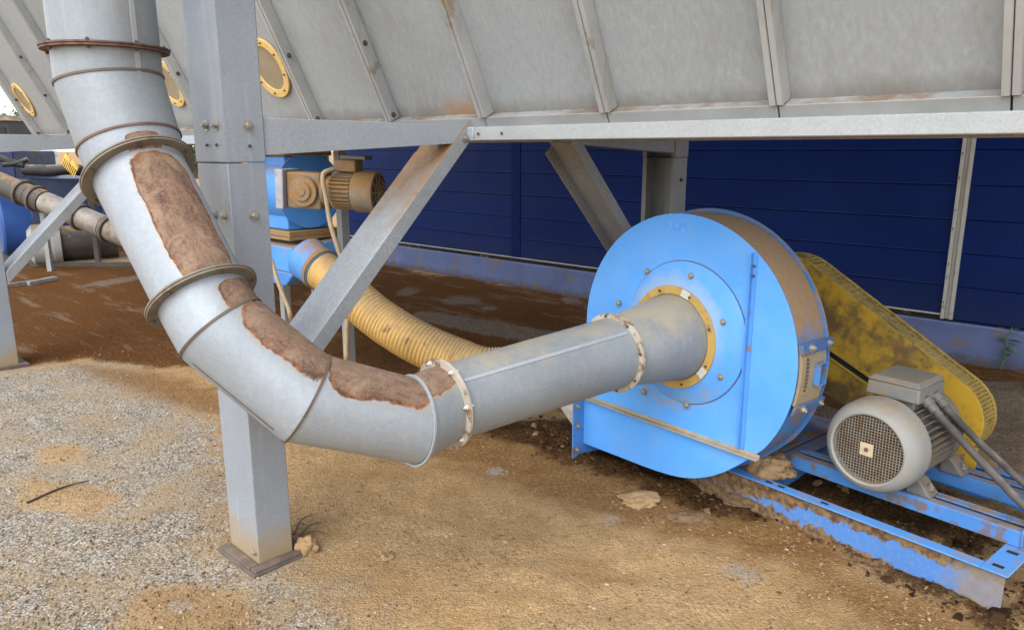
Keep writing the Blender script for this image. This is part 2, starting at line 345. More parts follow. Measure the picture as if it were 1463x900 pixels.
# ------------------------------------------------------------------ ground
def in_poly(x, y, poly):
    c = False; j = len(poly) - 1; dmin = 1e9
    for i in range(len(poly)):
        xi, yi = poly[i]; xj, yj = poly[j]
        if (yi > y) != (yj > y) and x < (xj - xi) * (y - yi) / (yj - yi) + xi: c = not c
        dx, dy = xj - xi, yj - yi; t = max(0, min(1, ((x - xi) * dx + (y - yi) * dy) / (dx * dx + dy * dy + 1e-9)))
        d = math.hypot(x - xi - t * dx, y - yi - t * dy); dmin = min(dmin, d); j = i
    return dmin if c else -dmin
def patch(pix): return [tuple(onz(u, v)[:2]) for u, v in pix]
GRAVEL = patch([(-260, 545), (60, 522), (140, 515), (215, 520), (235, 555), (300, 575), (335, 640), (350, 760), (430, 800), (470, 840), (520, 880), (560, 1000), (-260, 1000)])
TANP = [patch([(180, 880), (205, 850), (260, 838), (330, 850), (355, 880), (340, 920), (200, 920)]),
        patch([(40, 690), (110, 690), (170, 715), (120, 735), (40, 720)]), patch([(60, 640), (100, 636), (110, 655), (70, 660)])]
DARKP = [patch([(600, 585), (700, 600), (830, 600), (860, 640), (1000, 690), (1080, 700), (1110, 740), (1000, 735), (900, 690), (800, 660), (700, 620)]),
         patch([(1080, 690), (1170, 610), (1330, 690), (1430, 770), (1400, 800)]),
         patch([(1090, 720), (1440, 880), (1463, 840), (1520, 900), (1440, 905), (1240, 815)])]
BACKP = patch([(-150, 352), (300, 365), (500, 372), (845, 425), (1463, 530), (1700, 560), (1700, 575), (1420, 560), (1150, 600), (830, 590), (640, 560), (420, 520), (220, 525), (130, 512), (-150, 545)])
BROWNP = [patch([(560, 600), (660, 585), (850, 640), (1050, 710), (1150, 760), (1250, 810), (1180, 825), (1000, 780), (850, 735), (700, 690), (600, 650)]),
          patch([(1130, 800), (1260, 835), (1440, 900), (1463, 960), (1300, 930), (1180, 860)]), patch([(100, 520), (215, 530), (330, 560), (330, 600), (240, 575), (150, 545)])]
LIGHTS = [patch([(560, 412), (620, 420), (720, 435), (705, 444), (640, 432), (570, 420)]), patch([(580, 440), (680, 455), (830, 480), (800, 495), (690, 478), (600, 458)]),
          patch([(800, 425), (845, 432), (845, 442), (805, 436)]), patch([(130, 400), (200, 395), (190, 408), (140, 412)]),
          patch([(1150, 570), (1200, 585), (1200, 630), (1150, 610)]), patch([(1330, 545), (1463, 545), (1463, 680), (1400, 640)])]
PALE = [patch([(848, 735), (868, 729), (888, 738), (868, 748)]), patch([(1030, 815), (1060, 806), (1100, 830), (1070, 840)]), patch([(690, 672), (715, 668), (725, 678), (700, 682)]),
        patch([(235, 868), (258, 858), (280, 866), (258, 878)])]
def sstep(x, a, b):
    t = max(0, min(1, (x - a) / (b - a))); return t * t * (3 - 2 * t)
def axis_coords(lo, hi, step, tail):
    a = [lo + i * step for i in range(int((hi - lo) / step) + 1)]; s = step; p = a[-1]; q = a[0]; up, dn = [], []
    while p < tail: s *= 1.35; p += s; up.append(p)
    s = step
    while q > -tail: s *= 1.35; q -= s; dn.append(q)
    return dn[::-1] + a + up
def ground_height(x, y):
    h = 0.0
    d = max(in_poly(x, y, p) for p in DARKP); g = sstep(d, -.12, .25)
    h += g * (.018 + .045 * noise.fractal(V((x * 6, y * 6, 2)), .9, 2, 5))
    tan = sstep(-in_poly(x, y, GRAVEL), -.15, .25)
    h += .010 * noise.noise(V((x * 2.1, y * 2.1, 0))) + (.004 + .009 * tan) * noise.fractal(V((x * 9, y * 9, 5)), .9, 2.1, 5)
    for p in TANP: h += .012 * sstep(in_poly(x, y, p), -.04, .12)
    return h
def make_ground():
    xs = axis_coords(-3.6, 4.2, .035, 700); ys = axis_coords(.9, 6.6, .035, 700)
    bm = BM(); la = bm.verts.layers.float_color.new('zones'); lb = bm.verts.layers.float_color.new('zones_more'); grid = []
    for y in ys:
        row = []
        for x in xs:
            near = abs(x) < 14 and -3 < y < 18
            b2 = gv = dk = bk = li = pl = tn = 0.0; h = 0
            if near:
                gv = sstep(in_poly(x, y, GRAVEL), -.45, .55); dk = sstep(max(in_poly(x, y, p) for p in DARKP), -.25, .25)
                bk = sstep(in_poly(x, y, BACKP), -.35, .35); b2 = sstep(max(in_poly(x, y, p) for p in BROWNP), -.30, .25); li = sstep(max(in_poly(x, y, p) for p in LIGHTS), -.12, .12)
                pl = .8 * sstep(max(in_poly(x, y, p) for p in PALE), -.10, .09); tn = sstep(max(in_poly(x, y, p) for p in TANP), -.22, .16)
                h = ground_height(x, y)
            else: gv = .6 if y < 20 else .3; bk = .4
            v = bm.verts.new((x, y, h)); v[la] = (gv, dk, bk, b2); v[lb] = (li, pl, tn, 1); row.append(v)
        grid.append(row)
    for a, b in zip(grid, grid[1:]):
        for i in range(len(xs) - 1): bm.faces.new((a[i], a[i + 1], b[i + 1], b[i]))
    t = NT('ground_sawdust_gravel')
    A2 = t.n('ShaderNodeAttribute', attribute_name='zones').outputs['Alpha']
    A = t.n('ShaderNodeSeparateColor', {0: t.n('ShaderNodeAttribute', attribute_name='zones').outputs['Color']}).outputs
    B = t.n('ShaderNodeSeparateColor', {0: t.n('ShaderNodeAttribute', attribute_name='zones_more').outputs['Color']}).outputs
    n_big = t.noise(1.6, 5, .6); n_mid = t.noise(7, 6, .65); n_fine = t.noise(55, 6, .75); n_vf = t.noise(160, 3, .7)
    wob = t.math('ADD', t.math('MULTIPLY', t.math('SUBTRACT', n_mid, .5), .8), t.math('MULTIPLY', t.math('SUBTRACT', n_fine, .5), .8))
    def zone(a, k=1.0, lo=.36, hi=.64): return t.ss(t.math('ADD', a, t.math('MULTIPLY', wob, k)), lo, hi)
    # asphalt planings / gravel: stones of two sizes, pale and dark
    s1 = t.vor(100, 'Color'); s1d = t.vor(100); s2 = t.vor(150, 'Color'); s2d = t.vor(150)
    st1 = t.sep(s1)[0]; st2 = t.sep(s2)[1]
    grav = t.mix(t.ss(st1, .15, .95), (.20, .18, .15), (.52, .465, .385))
    grav = t.mix(t.ss(s1d, .34, .8), grav, (.17, .13, .09))
    grav2 = t.mix(t.ss(st2, .2, .9), (.20, .175, .14), (.54, .475, .385))
    grav = t.mix(t.ss(n_mid, .4, .6), grav, grav2)
    grav = t.mix(t.math('MULTIPLY', t.ss(st2, .86, .93), .7), grav, (.68, .61, .51)); grav = t.mix(t.math('MULTIPLY', t.ss(st1, .10, .05), .85), grav, (.075, .06, .045))
    grav = t.mix(t.math('MULTIPLY', t.ss(t.noise(2.6, 6, .7),   .40, .68), .8), grav, t.mix(n_fine, (.27, .19, .10), (.52, .39, .235)))
    # sawdust
    saw = t.mix(t.ss(n_fine, .3, .7), (.315, .190, .086), (.55, .370, .190))
    saw = t.mix(t.math('MULTIPLY', t.ss(n_big, .45, .7), .5), saw, (.42, .24, .09))
    saw = t.mix(t.math('MULTIPLY', t.math('MULTIPLY', t.ss(t.vor(38), .26, .08), t.ss(t.noise(3.5, 4), .42, .6)), .8), saw, (.085, .048, .024))
    saw = t.mix(t.math('MULTIPLY', t.ss(n_vf, .55, .7), .55), saw, (.68, .49, .27))
    saw = t.mix(t.math('MULTIPLY', t.ss(t.noise(11, 6, .75), .56, .68), .5), saw, (.20, .105, .042))
    brown = t.mix(t.ss(n_fine, .3, .7), (.056, .020, .0065), (.145, .062, .023))
    brown = t.mix(t.math('MULTIPLY', t.ss(n_big, .45, .65), .6), brown, (.115, .048, .016))
    dark = t.mix(t.ss(n_fine, .35, .7), (.022, .010, .005), (.105, .055, .024))
    dark = t.mix(t.math('MULTIPLY', t.ss(t.vor(36), .25, .1), .5), dark, (.24, .14, .065))
    saw = t.mix(t.math('MULTIPLY', t.ss(t.noise(70, 4, .8), .57, .70), .55), saw, (.15, .09, .045)); saw = t.mix(t.math('MULTIPLY', t.ss(t.vor(85), .20, .06), .5), saw, (.62, .47, .30))
    damp = t.ss(t.math('ADD', t.noise(1.1, 6, .6), t.math('MULTIPLY', n_fine, .25)), .64, .78)
    saw = t.mix(t.math('MULTIPLY', damp, .55), saw, (.26, .135, .05))
    c = t.mix(zone(A[0], 1.25, .22, .80), saw, grav)
    c = t.mix(t.math('MULTIPLY', zone(B[2], .7), .85), c, saw)
    mid = t.mix(t.ss(n_fine, .3, .7), (.135, .062, .021), (.32, .175, .068))
    c = t.mix(t.math('MULTIPLY', zone(A2, 1.2, .30, .85), .8), c, mid)
    c = t.mix(t.math('MULTIPLY', zone(A[2], .9), .93), c, brown)
    dw = t.n('ShaderNodeVectorMath', {0: t.pos, 1: tuple(WH)}, operation='DOT_PRODUCT').outputs['Value']; dp = t.n('ShaderNodeVectorMath', {0: t.pos, 1: tuple(PH)}, operation='DOT_PRODUCT').outputs['Value']
    sv = t.n('ShaderNodeCombineXYZ', {0: t.math('MULTIPLY', dw, .8), 1: t.math('MULTIPLY', dp, 4.5), 2: 0.0}).outputs[0]
    worn = t.math('MULTIPLY', t.ss(t.noise(1.0, 6, .7, sv, .3), .53, .68), t.ss(A[2], .3, .8))
    c = t.mix(t.math('MULTIPLY', worn, .55), c, t.mix(n_fine, (.15, .10, .06), (.33, .26, .19)))
    c = t.mix(t.math('MULTIPLY', zone(A[1], 1.1), .9), c, dark)
    c = t.mix(t.math('MULTIPLY', zone(B[0], .9), .75), c, t.mix(t.ss(st2, .2, .9), (.12, .09, .06), (.30, .24, .18)))
    c = t.mix(t.math('MULTIPLY', zone(B[1], 1.3), .6), c, t.mix(n_fine, (.26, .23, .19), (.50, .47, .41)))
    h = t.math('ADD', t.math('MULTIPLY', n_fine, .6), t.math('MULTIPLY', s1d, -.35)); h = t.math('ADD', h, t.math('MULTIPLY', n_vf, .4)); h = t.math('ADD', h, t.math('MULTIPLY', t.noise(24, 5, .7), 1.1))
    m = t.fin(c, .92, 0, t.bump(h, .9, .018), .0)
    tag(obj('ground', bm, m, smooth=60), kind='structure')
make_ground()

# ------------------------------------------------------------------ warehouse wall
WP = 6.44
def make_wall():
    root = thing('warehouse_wall', G(3, WP, 0), 'long navy blue warehouse wall of horizontal panels on a painted plinth', 'wall')
    def cladding(w0, w1, zb, lab=None):
        bm = BM(); z = zb; k = 0
        edges = [zb] + [z for z in (.575, .83, 1.085, 1.342, 1.60, 1.857, 2.11, 2.37, 2.63, 2.9, 3.2, 3.5, 3.8, 4.1, 4.4, 4.7, 5.0) if z > zb + .05]
        for a, b in zip(edges, edges[1:]):   # each plank steps in at its lower lip
            prism(bm, lambda p, w, z: G(w, p, z), [(WP + .001, a + .002), (WP - .004, a + .006), (WP - .004, b - .004), (WP + .001, b - .001), (WP + .05, b - .001), (WP + .05, a + .003)], w0, w1)
        obj('cladding', bm, NAVY, root, .0, 30)
    cladding(6.085, 9.6, .355); cladding(1.455, 5.935, .355); cladding(-6, 1.365, .318)
    bm = BM(); box(bm, G, 5.94, 6.08, WP - .012, WP + .04, .34, 5); obj('joint_trim', bm, NAVYJ, root, .003)
    bm = BM(); box(bm, G, 1.425, 1.45, WP - .035, WP + .04, .318, 5); box(bm, G, 1.395, 1.424, WP - .012, WP + .03, .318, 5); box(bm, G, 1.368, 1.394, WP - .028, WP + .04, .318, 5)
    tr = obj('joint_strip', bm, TRIMW, root, .003, label='white vertical joint strip with screws')
    for z in (.45, .75, 1.02, 1.16, 1.4, 1.58): inst('screw', B_SM, tr, G(1.438, WP - .036, z), -PH)
    bm = BM(); box(bm, G, 1.456, 9.6, WP - .022, WP + .02, .345, .3545); obj('base_flashing', bm, TRIMW, root, .001)
    bm = BM(); box(bm, G, 1.456, 9.6, WP + .012, WP + .03, .302, .3445); obj('shadow_gap', bm, weathered('gap_brown', (.035, .025, .018), .9, 0, .4, 9, spots=.3, spotc=(.25, .2, .13)), root)
    bm = BM()  # thin lighter strips: sky reflection along the plank lips, painted in as colour
    for a_ in (.575, .83, 1.085, 1.342, 1.60): box(bm, G, 1.47, 5.93, WP - .0075, WP - .0035, a_ + .0065, a_ + .009); box(bm, G, 6.09, 9.6, WP - .0075, WP - .0035, a_ + .0065, a_ + .009)
    obj('painted_lip_glints', bm, weathered('lip_glint_blue', (.04, .06, .17), .4, 0, .3, 2), root)
    bm = BM(); box(bm, G, -6, 9.6, WP - .03, WP + .3, -.1, .300); obj('plinth', bm, PLINTH, root, .012)
    bm = BM(); box(bm, G, -6, 9.6, WP + .06, WP + 5, 0, 4.95); obj('core', bm, NAVYJ, root)
    bm = BM(); box(bm, G, -6.2, 9.8, WP - .25, WP + 5.2, 5.03, 5.12); obj('roof', bm, TRIMW, root)
make_wall()

# ------------------------------------------------------------------ hopper
SL, HP, HZ = .48, 2.45, 1.735
HN = (PH + UP * SL).normalized(); HD = (UP - PH * SL).normalized()      # outward is -HN ; HD runs up the slope
def S(w, s, o=0.0): return G(w, HP, HZ) + HD * s - HN * o               # on the near sloping sheet: along, up, proud
W_END, W_NEAR, SLEN = 9.42, -3.2, 2.75
def make_hopper():
    root = thing('hopper', G(3, HP, 1.64), 'long grey ribbed hopper with sloping sheet sides above the fan', 'hopper')
    pc = 2.72
    def Sm(w, s, o=0.0):
        p = S(w, s, o); q = p.dot(PH); return p + PH * (2 * pc - 2 * q)
    bm = BM(); hexa(bm, [S(W_NEAR, 0), S(W_END, 0), S(W_END, 0, -.02), S(W_NEAR, 0, -.02), S(W_NEAR, SLEN), S(W_END, SLEN), S(W_END, SLEN, -.02), S(W_NEAR, SLEN, -.02)])
    obj('sloped_panel', bm, PANEL, root)
    bm = BM(); hexa(bm, [Sm(W_NEAR, 0), Sm(W_END, 0), Sm(W_END, 0, -.02), Sm(W_NEAR, 0, -.02), Sm(W_NEAR, SLEN), Sm(W_END, SLEN), Sm(W_END, SLEN, -.02), Sm(W_NEAR, SLEN, -.02)])
    obj('sloped_panel', bm, PANEL, root)
    for w in (W_NEAR + .005, W_END - .005):
        bm = BM(); a, b = S(w, .0, -.02), S(w, SLEN, -.02); c_, d = Sm(w, .0, -.02), Sm(w, SLEN, -.02)
        hexa(bm, [p + WH * e for e in (-.004, .004) for p in (a, b, d, c_)]); obj('end_panel', bm, PANEL, root)
    top = S(0, SLEN).z; pt = S(0, SLEN).dot(PH)
    bm = BM(); box(bm, G, W_NEAR, W_END, pt, 2 * pc - pt, top + .002, top + 1.0); obj('storage_bin', bm, PANEL, root)
    ws = [9.06, 8.10, 7.33, 6.63, 5.9, 5.2, 4.48, 3.79, 3.10, 2.43, 1.76, 1.08, .44, -.23, -.9, -1.57, -2.24]
    for i, w in enumerate(ws):
        bm = BM(); wd = .021
        for s_ in (-1, 1):
            a0, a1 = (w - wd - .002, w - .0012) if s_ < 0 else (w + .0012, w + wd + .002)
            top_o = .060 if s_ < 0 else .063
            hexa(bm, [S(a0, .034, .0005), S(a1, .034, .0005), S(a1, .034, top_o), S(a0, .034, top_o), S(a0, SLEN, .0005), S(a1, SLEN, .0005), S(a1, SLEN, top_o), S(a0, SLEN, top_o)])
        rb = obj('rib', bm, RIBM, root, .002)
        if w > 3:
            for s_ in (.06, .42, .78): inst('bolt', B_DK, rb, S(w - wd - .002, s_, .034), -WH)
    # bottom rail pieces between ribs, butted with a mitre gap
    bm = BM(); e = ws[::-1]
    for a, b in zip(e, e[1:]):
        hexa(bm, [S(a + .003, -.040, .0), S(b - .003, -.040, .0), S(b - .003, -.040, .05), S(a + .003, -.040, .05), S(a + .003, .031, .0), S(b - .003, .031, .0), S(b - .003, .031, .05), S(a + .003, .031, .05)])
    obj('bottom_rail', bm, RAILM, root, .002)
    bm = BM(); box(bm, G, W_NEAR, 2.478, HP - .075, HP + .03, 1.642, 1.702)
    b1 = obj('frame_beam', bm, BEAMW, root, .004)
    for w in (2.445, 2.30): inst('bolt_hole', B_SM, b1, G(w, HP - .0755, 1.672), -PH)
    bm = BM(); box(bm, G, 2.482, W_END, HP - .075, HP + .03, 1.642, 1.702); obj('frame_beam', bm, GALV, root, .004)
    bm = BM(); box(bm, G, W_NEAR, W_END, 2 * pc - HP - .03, 2 * pc - HP + .075, 1.642, 1.702); obj('frame_beam', bm, GALVD, root, .004)
    bm = BM(); box(bm, G, W_NEAR, W_END, HP + .032, 2 * pc - HP - .032, 1.66, 1.70); obj('trough_floor', bm, GALVD, root)
    # round inspection windows with yellow clamp rings
    for (u, v) in ((384, 98), (240, 119), (33, 143)):
        p = onp(u, v, S(0, 0, .012), HN); ax = -HN
        bm = BM(); annulus(bm, p, ax, .128, .172, -.008, .006); f = obj('inspection_window', bm, YWIN, root, .002, label='round inspection window with yellow clamp ring')
        bm = BM(); lathe(bm, p, ax, [(-.011, .135), (-.002, .135)], 40); obj('pane', bm, WPANE, f)
        x, y, _ = frame(ax)
        for k in range(8):
            a = k * math.pi / 4 + .3; inst('bolt', B_SM, f, p + ax * .006 + (x * math.cos(a) + y * math.sin(a)) * .15, ax)
make_hopper()

# ------------------------------------------------------------------ portal legs
def make_leg(w, mirror, label, full=True):
    """channel post, tapered beam back to the hopper and channel brace; mirror = the row behind the hopper"""
    pc = 2.72
    def T(a, p, z): return G(w + a, (2 * pc - p) if mirror else p, z)
    mp, mb, mr = (GALVD, GALVD, GALVD) if mirror else (GALVP, GALV, GALVB)
    root = thing('support_leg', T(.12, 1.3, 0), label, 'support leg', 'galvanised legs carrying the hopper')
    p0, p1, wd = 1.231, 1.376, .235
    def chan(z0, z1, g, nm):
        bm = BM(); t = .007
        # web outside, flanges, small return lips: one folded profile
        prof = [(0 - g, p1 + g), (0 - g, p0 - g), (wd + g, p0 - g), (wd + g, p1 + g), (wd - .03, p1 + g), (wd - .03, p1 - t), (wd - t, p1 - t), (wd - t, p0 + t), (t, p0 + t), (t, p1 - t), (.03, p1 - t), (.03, p1 + g)]
        lo = [bm.verts.new(T(a, p, z0)) for a, p in prof]; hi = [bm.verts.new(T(a, p, z1)) for a, p in prof]
        n = len(prof)
        for i in range(n): bm.faces.new((lo[i], lo[(i + 1) % n], hi[(i + 1) % n], hi[i]))
        bm.faces.new(lo); bm.faces.new(hi[::-1])
        return obj(nm, bm, mp, root, .006)
    lowc = chan(.012, 1.555, 0, 'column_section'); upc = chan(1.557, 4.3, .003, 'column_section')
    bm = BM(); box(bm, T, -.05, wd + .02, p0 - .05, p1 + .06, -.004, .012); obj('base_plate', bm, PLATE, root, .002)
    bm = BM(); box(bm, T, -.045, -.005, p0 - .04, p1 + .05, .0125, .022); box(bm, T, -.002, wd + .01, p0 - .045, p0 - .004, .0125, .022); obj('base_cleat', bm, PLATE, root, .002)
    # tapered beam: web face on the near side
    bm = BM()
    for a0, a1 in ((.006, .012),):
        hexa(bm, [T(a0, p1 + .004, 1.583), T(a0, 2.53, 1.640), T(a1, 2.53, 1.640), T(a1, p1 + .004, 1.583), T(a0, p1 + .004, 1.714), T(a0, 2.53, 1.710), T(a1, 2.53, 1.710), T(a1, p1 + .004, 1.714)])
    hexa(bm, [T(.012, p1 + .004, 1.706), T(.012, 2.37, 1.704), T(.10, 2.37, 1.704), T(.10, p1 + .004, 1.706), T(.012, p1 + .004, 1.714), T(.012, 2.37, 1.711), T(.10, 2.37, 1.711), T(.10, p1 + .004, 1.714)])
    hexa(bm, [T(.012, p1 + .004, 1.583), T(.012, 2.37, 1.632), T(.10, 2.37, 1.632), T(.10, p1 + .004, 1.583), T(.012, p1 + .004, 1.591), T(.012, 2.37, 1.640), T(.10, 2.37, 1.640), T(.10, p1 + .004, 1.591)])
    cb = obj('cross_beam', bm, mb, root, .002)
    # brace: channel, web on the upper side, flanges hanging down
    d = V((0, 0, 0)) + (T(0, 2, 2) - T(0, 1, 1)).normalized()
    n_up = (T(0, 1, 2) - T(0, 2, 1)).normalized()
    wa = (T(1, 0, 0) - T(0, 0, 0))
    foot = T(0, 1.381, .721)
    def Q(a, l, h): return foot + wa * a + d * l + n_up * h
    bm = BM(); L0, L1 = 0.0, 1.305
    hexa(bm, [Q(.013, L0 - .006, -.006), Q(.218, L0 - .006, -.006), Q(.218, L1, -.006), Q(.013, L1, -.006), Q(.013, L0, 0), Q(.218, L0, 0), Q(.218, L1, 0), Q(.013, L1, 0)])
    for a0, a1, ext in ((-.001, .0055, .20), (.219, .2255, .02 if mirror else -.02)):
        hexa(bm, [Q(a0, L0 - .066, -.066), Q(a1, L0 - .066, -.066), Q(a1, L1 + ext - .04, -.066), Q(a0, L1 + ext - .04, -.066), Q(a0, L0, 0), Q(a1, L0, 0), Q(a1, L1 + ext - .05, 0), Q(a0, L1 + ext - .05, 0)])
    hexa(bm, [Q(.0055, L0, -.006), Q(.013, L0, -.006), Q(.013, L1, -.006), Q(.0055, L1, -.006), Q(.0055, L0, 0), Q(.013, L0, 0), Q(.013, L1, 0), Q(.0055, L1, 0)])
    br = obj('brace', bm, mr, root, .002)
    if not mirror:
        inst('bolt', B_BIG, br, Q(-.0025, L1 + .045, -.032), -wa)
        for z in (1.685, 1.37):
            for a in (.05, .125): inst('bolt', B_BIG, upc if z > 1.55 else lowc, T(a, p0 - (.004 if z > 1.55 else 0), z), -PH)
            inst('bolt', B_BIG, upc if z > 1.55 else lowc, T(-.0045 if z > 1.55 else -.001, p0 + .085, z), -wa)
        for a in (.05, .125): inst('bolt', B_SM, upc, T(a, p0 - .0035, 1.618), -PH)
        inst('bolt', B_SM, upc, T(-.0035, p0 + .085, 1.615), -wa)
        for a, pp in ((.03, p0 - .0005),): inst('bolt', B_MID, lowc, T(a, pp, .06), -PH)
    else:
        inst('bolt', B_DK, lowc, T(-.001, p0 + .07, 1.42), -wa)
make_leg(2.521, False, 'galvanised channel post with diagonal brace standing right behind the bent duct')
make_leg(6.457, False, 'far galvanised leg with diagonal brace at the edge of the yard, left of the duct')
make_leg(2.46, True, 'shaded galvanised leg and brace behind the blue fan, before the navy wall')
make_leg(6.457, True, 'dusty galvanised leg behind the geared motor, mostly hidden by the bolted post')

# ------------------------------------------------------------------ bent duct
FCEN = F(R0, P0, Z0)
RC = onp(962, 481, FCEN, PF)                       # inlet centre on the fan face
E_ = onp(876, 504, FCEN - PF * .37, PF)
D_ = at(634, 577, 2.62)
def make_duct():
    root = thing('suction_duct', at(315, 500, 2.0), 'bent galvanised duct with rust patches dropping into the blue fan inlet', 'duct')
    A_ = at(152, 72, 2.38)
    J = [('t', A_ + V((-.008, 0, 1.6)), .159), ('A', A_, .159), ('1', A_ - UP * .095, .159), ('2', at(186, 206, 2.41), .156), ('B', at(200, 248, 2.40), .1445),
         ('C', at(290, 425, 2.295), .139), ('4', at(316, 470, 2.275), .140), ('5', at(437, 568, 2.33), .145), ('6', at(588, 600, 2.51), .141), ('D', D_, .137), ('E', E_, .152)]
    names = [j[0] for j in J]; P = [j[1] for j in J]; r = [j[2] for j in J]
    ax = [(b - a).normalized() for a, b in zip(P, P[1:])]
    nrm = [ax[0]] + [ax[0]] + [(ax[i - 1] + ax[i]).normalized() for i in range(2, len(ax))] + [ax[-1]]
    spec = {3: dict(uc=.09, uw=.11, vc=.8, vw=.5), 4: dict(uc=.14, uw=.205, vc=.55, vw=.50), 5: dict(uc=.40, uw=.29, vc=.72, vw=.50),
            6: dict(uc=.44, uw=.33, vc=.53, vw=.52), 7: dict(uc=.44, uw=.36, vc=.50, vw=.52), 8: dict(uc=.42, uw=.34, vc=.45, vw=.62), 9: dict(uc=None, dusty=.25)}
    N = 64
    for i in range(len(ax)):
        a = ax[i]; mid = (P[i] + P[i + 1]) / 2
        e1 = (CAM - mid); e1 = (e1 - a * e1.dot(a)).normalized(); e2 = a.cross(e1)
        if e2.dot(V((1, -.1, .8))) < 0: e2 = -e2
        bm = BM(); uvl = bm.loops.layers.uv.new('UVMap'); K = 7
        rows = []
        for k in range(K):
            f = k / (K - 1); row = []
            for j in range(N):
                th = -math.pi + 2 * math.pi * j / N
                q = []
                for pp, nn, rr in ((P[i], nrm[i], r[i]), (P[i + 1], nrm[i + 1], r[i + 1])):
                    dd = (e1 * math.cos(th) + e2 * math.sin(th)) * rr
                    q.append(pp + dd - a * (nn.dot(dd) / nn.dot(a)))
                row.append(bm.verts.new(q[0].lerp(q[1], f)))
            rows.append(row)
        for k in range(K - 1):
            for j in range(N):
                fc = bm.faces.new((rows[k][j], rows[k][(j + 1) % N], rows[k + 1][(j + 1) % N], rows[k + 1][j]))
                for lp, (jj, kk) in zip(fc.loops, ((j, k), (j + 1, k), (j + 1, k + 1), (j, k + 1))): lp[uvl].uv = (-1 + 2 * jj / N, kk / (K - 1))
        sp = spec.get(i, dict(uc=None)); bright = (.255, .275, .285) if i < 3 else (.285, .31, .332)
        if i >= 8: bright = (.25, .27, .28)
        obj('elbow_section' if 1 <= i <= 8 and i != 4 else 'pipe_section', bm, pipe_mat('duct_sheet_%d' % i, base=bright, seed=i * 3.1, **sp), root, 0, 50)
    def seam(i, mat, w=.0038, ex=.004):
        """raised weld / lock seam lying on the mitre plane"""
        a, n = ax[i], nrm[i]; e1 = frame(a)[0]; e2 = a.cross(e1); bm = BM(); rings = []
        for (o, rr) in ((-w, r[i] + .0005), (-w, r[i] + ex), (w, r[i] + ex), (w, r[i] + .0005)):
            ring = []
            for j in range(N):
                th = 2 * math.pi * j / N; dd = (e1 * math.cos(th) + e2 * math.sin(th)) * rr
                ring.append(bm.verts.new(P[i] + dd - a * (n.dot(dd) / n.dot(a)) + a * o))
            rings.append(ring)
        for p, q in zip(rings, rings[1:]):
            for j in range(N): bm.faces.new((p[j], p[(j + 1) % N], q[(j + 1) % N], q[j]))
        obj('seam', bm, mat, root)
    for nm, m in (('1', SEAMM), ('2', RUSTF), ('4', SEAMM), ('5', SEAMM)): seam(names.index(nm), m)
    seam(names.index('6'), GALV, .005, .007)
    def flange(i, a, ro, mat, bm_mesh, nb, t=.007, phase=.2, bolts=True):
        bm = BM(); annulus(bm, P[i], a, r[i] - .001, ro, -t, -.0007); annulus(bm, P[i], a, r[i] - .001, ro - .002, .0007, t)
        f = obj('flange', bm, mat, root, .001)
        x, y, _ = frame(a)
        for k in range(nb):
            an = phase + k * 2 * math.pi / nb; q = P[i] + (x * math.cos(an) + y * math.sin(an)) * (r[i] + ro) * .5
            inst('bolt', bm_mesh, f, q + a * t, a); inst('bolt', bm_mesh, f, q - a * t, -a)
    flange(1, ax[0], r[1] + .030, RUSTF, B_SM, 8)
    flange(4, ax[4], r[4] + .034, TANF, B_SM, 6)
    flange(5, ax[4], r[5] + .034, TANF, B_SM, 6, phase=.5)
    flange(9, ax[9], r[9] + .028, CREAMF, B_PALE, 7)
    flange(10, ax[9], r[10] + .020, CREAMF, B_SM, 8, .010)
    # long lock seams
    def lock(i, th, mat, f0=0, f1=1, k_=1.0):
        a = ax[i]; mid = (P[i] + P[i + 1]) / 2; e1 = (CAM - mid); e1 = (e1 - a * e1.dot(a)).normalized(); e2 = a.cross(e1)
        if e2.dot(V((1, -.1, .8))) < 0: e2 = -e2
        bm = BM(); q = []
        for f in (f0, f1):
            rr = r[i] + (r[i + 1] - r[i]) * f; c_ = P[i].lerp(P[i + 1], f)
            for dth, dr in ((-.05 * k_, .0), (-.045 * k_, .0035), (.045 * k_, .0035), (.05 * k_, .0)):
                q.append(bm.verts.new(c_ + (e1 * math.cos(th + dth) + e2 * math.sin(th + dth)) * (rr - .0008 + dr)))
        for k in range(3): bm.faces.new((q[k], q[k + 1], q[k + 5], q[k + 4]))
        obj('lock_seam', bm, mat, root)
    lock(0, .55, GALV, .0, .995); lock(1, .55, GALV, .05, .95); lock(9, .42, GALV, .03, .97); lock(6, -1.12, SEAMM, .04, .97, .22)
    # cone spigot running into the fan inlet
    bm = BM(); n = 64; a = (RC - E_).normalized()
    e1 = frame(PF)[0]; e2 = PF.cross(e1); rows = []
    for k in range(6):
        f = k / 5; c_ = (E_ + a * .006).lerp(RC - PF * .004, f); rr = .150 + (.198 - .150) * f
        rows.append([bm.verts.new(c_ + (e1 * math.cos(j * 2 * math.pi / n) + e2 * math.sin(j * 2 * math.pi / n)) * rr) for j in range(n)])
    for p, q in zip(rows, rows[1:]):
        for j in range(n): bm.faces.new((p[j], p[(j + 1) % n], q[(j + 1) % n], q[j]))
    obj('inlet_cone', bm, pipe_mat('duct_cone', base=(.225, .24, .245), dusty=.42), root, 0, 50)
make_duct()

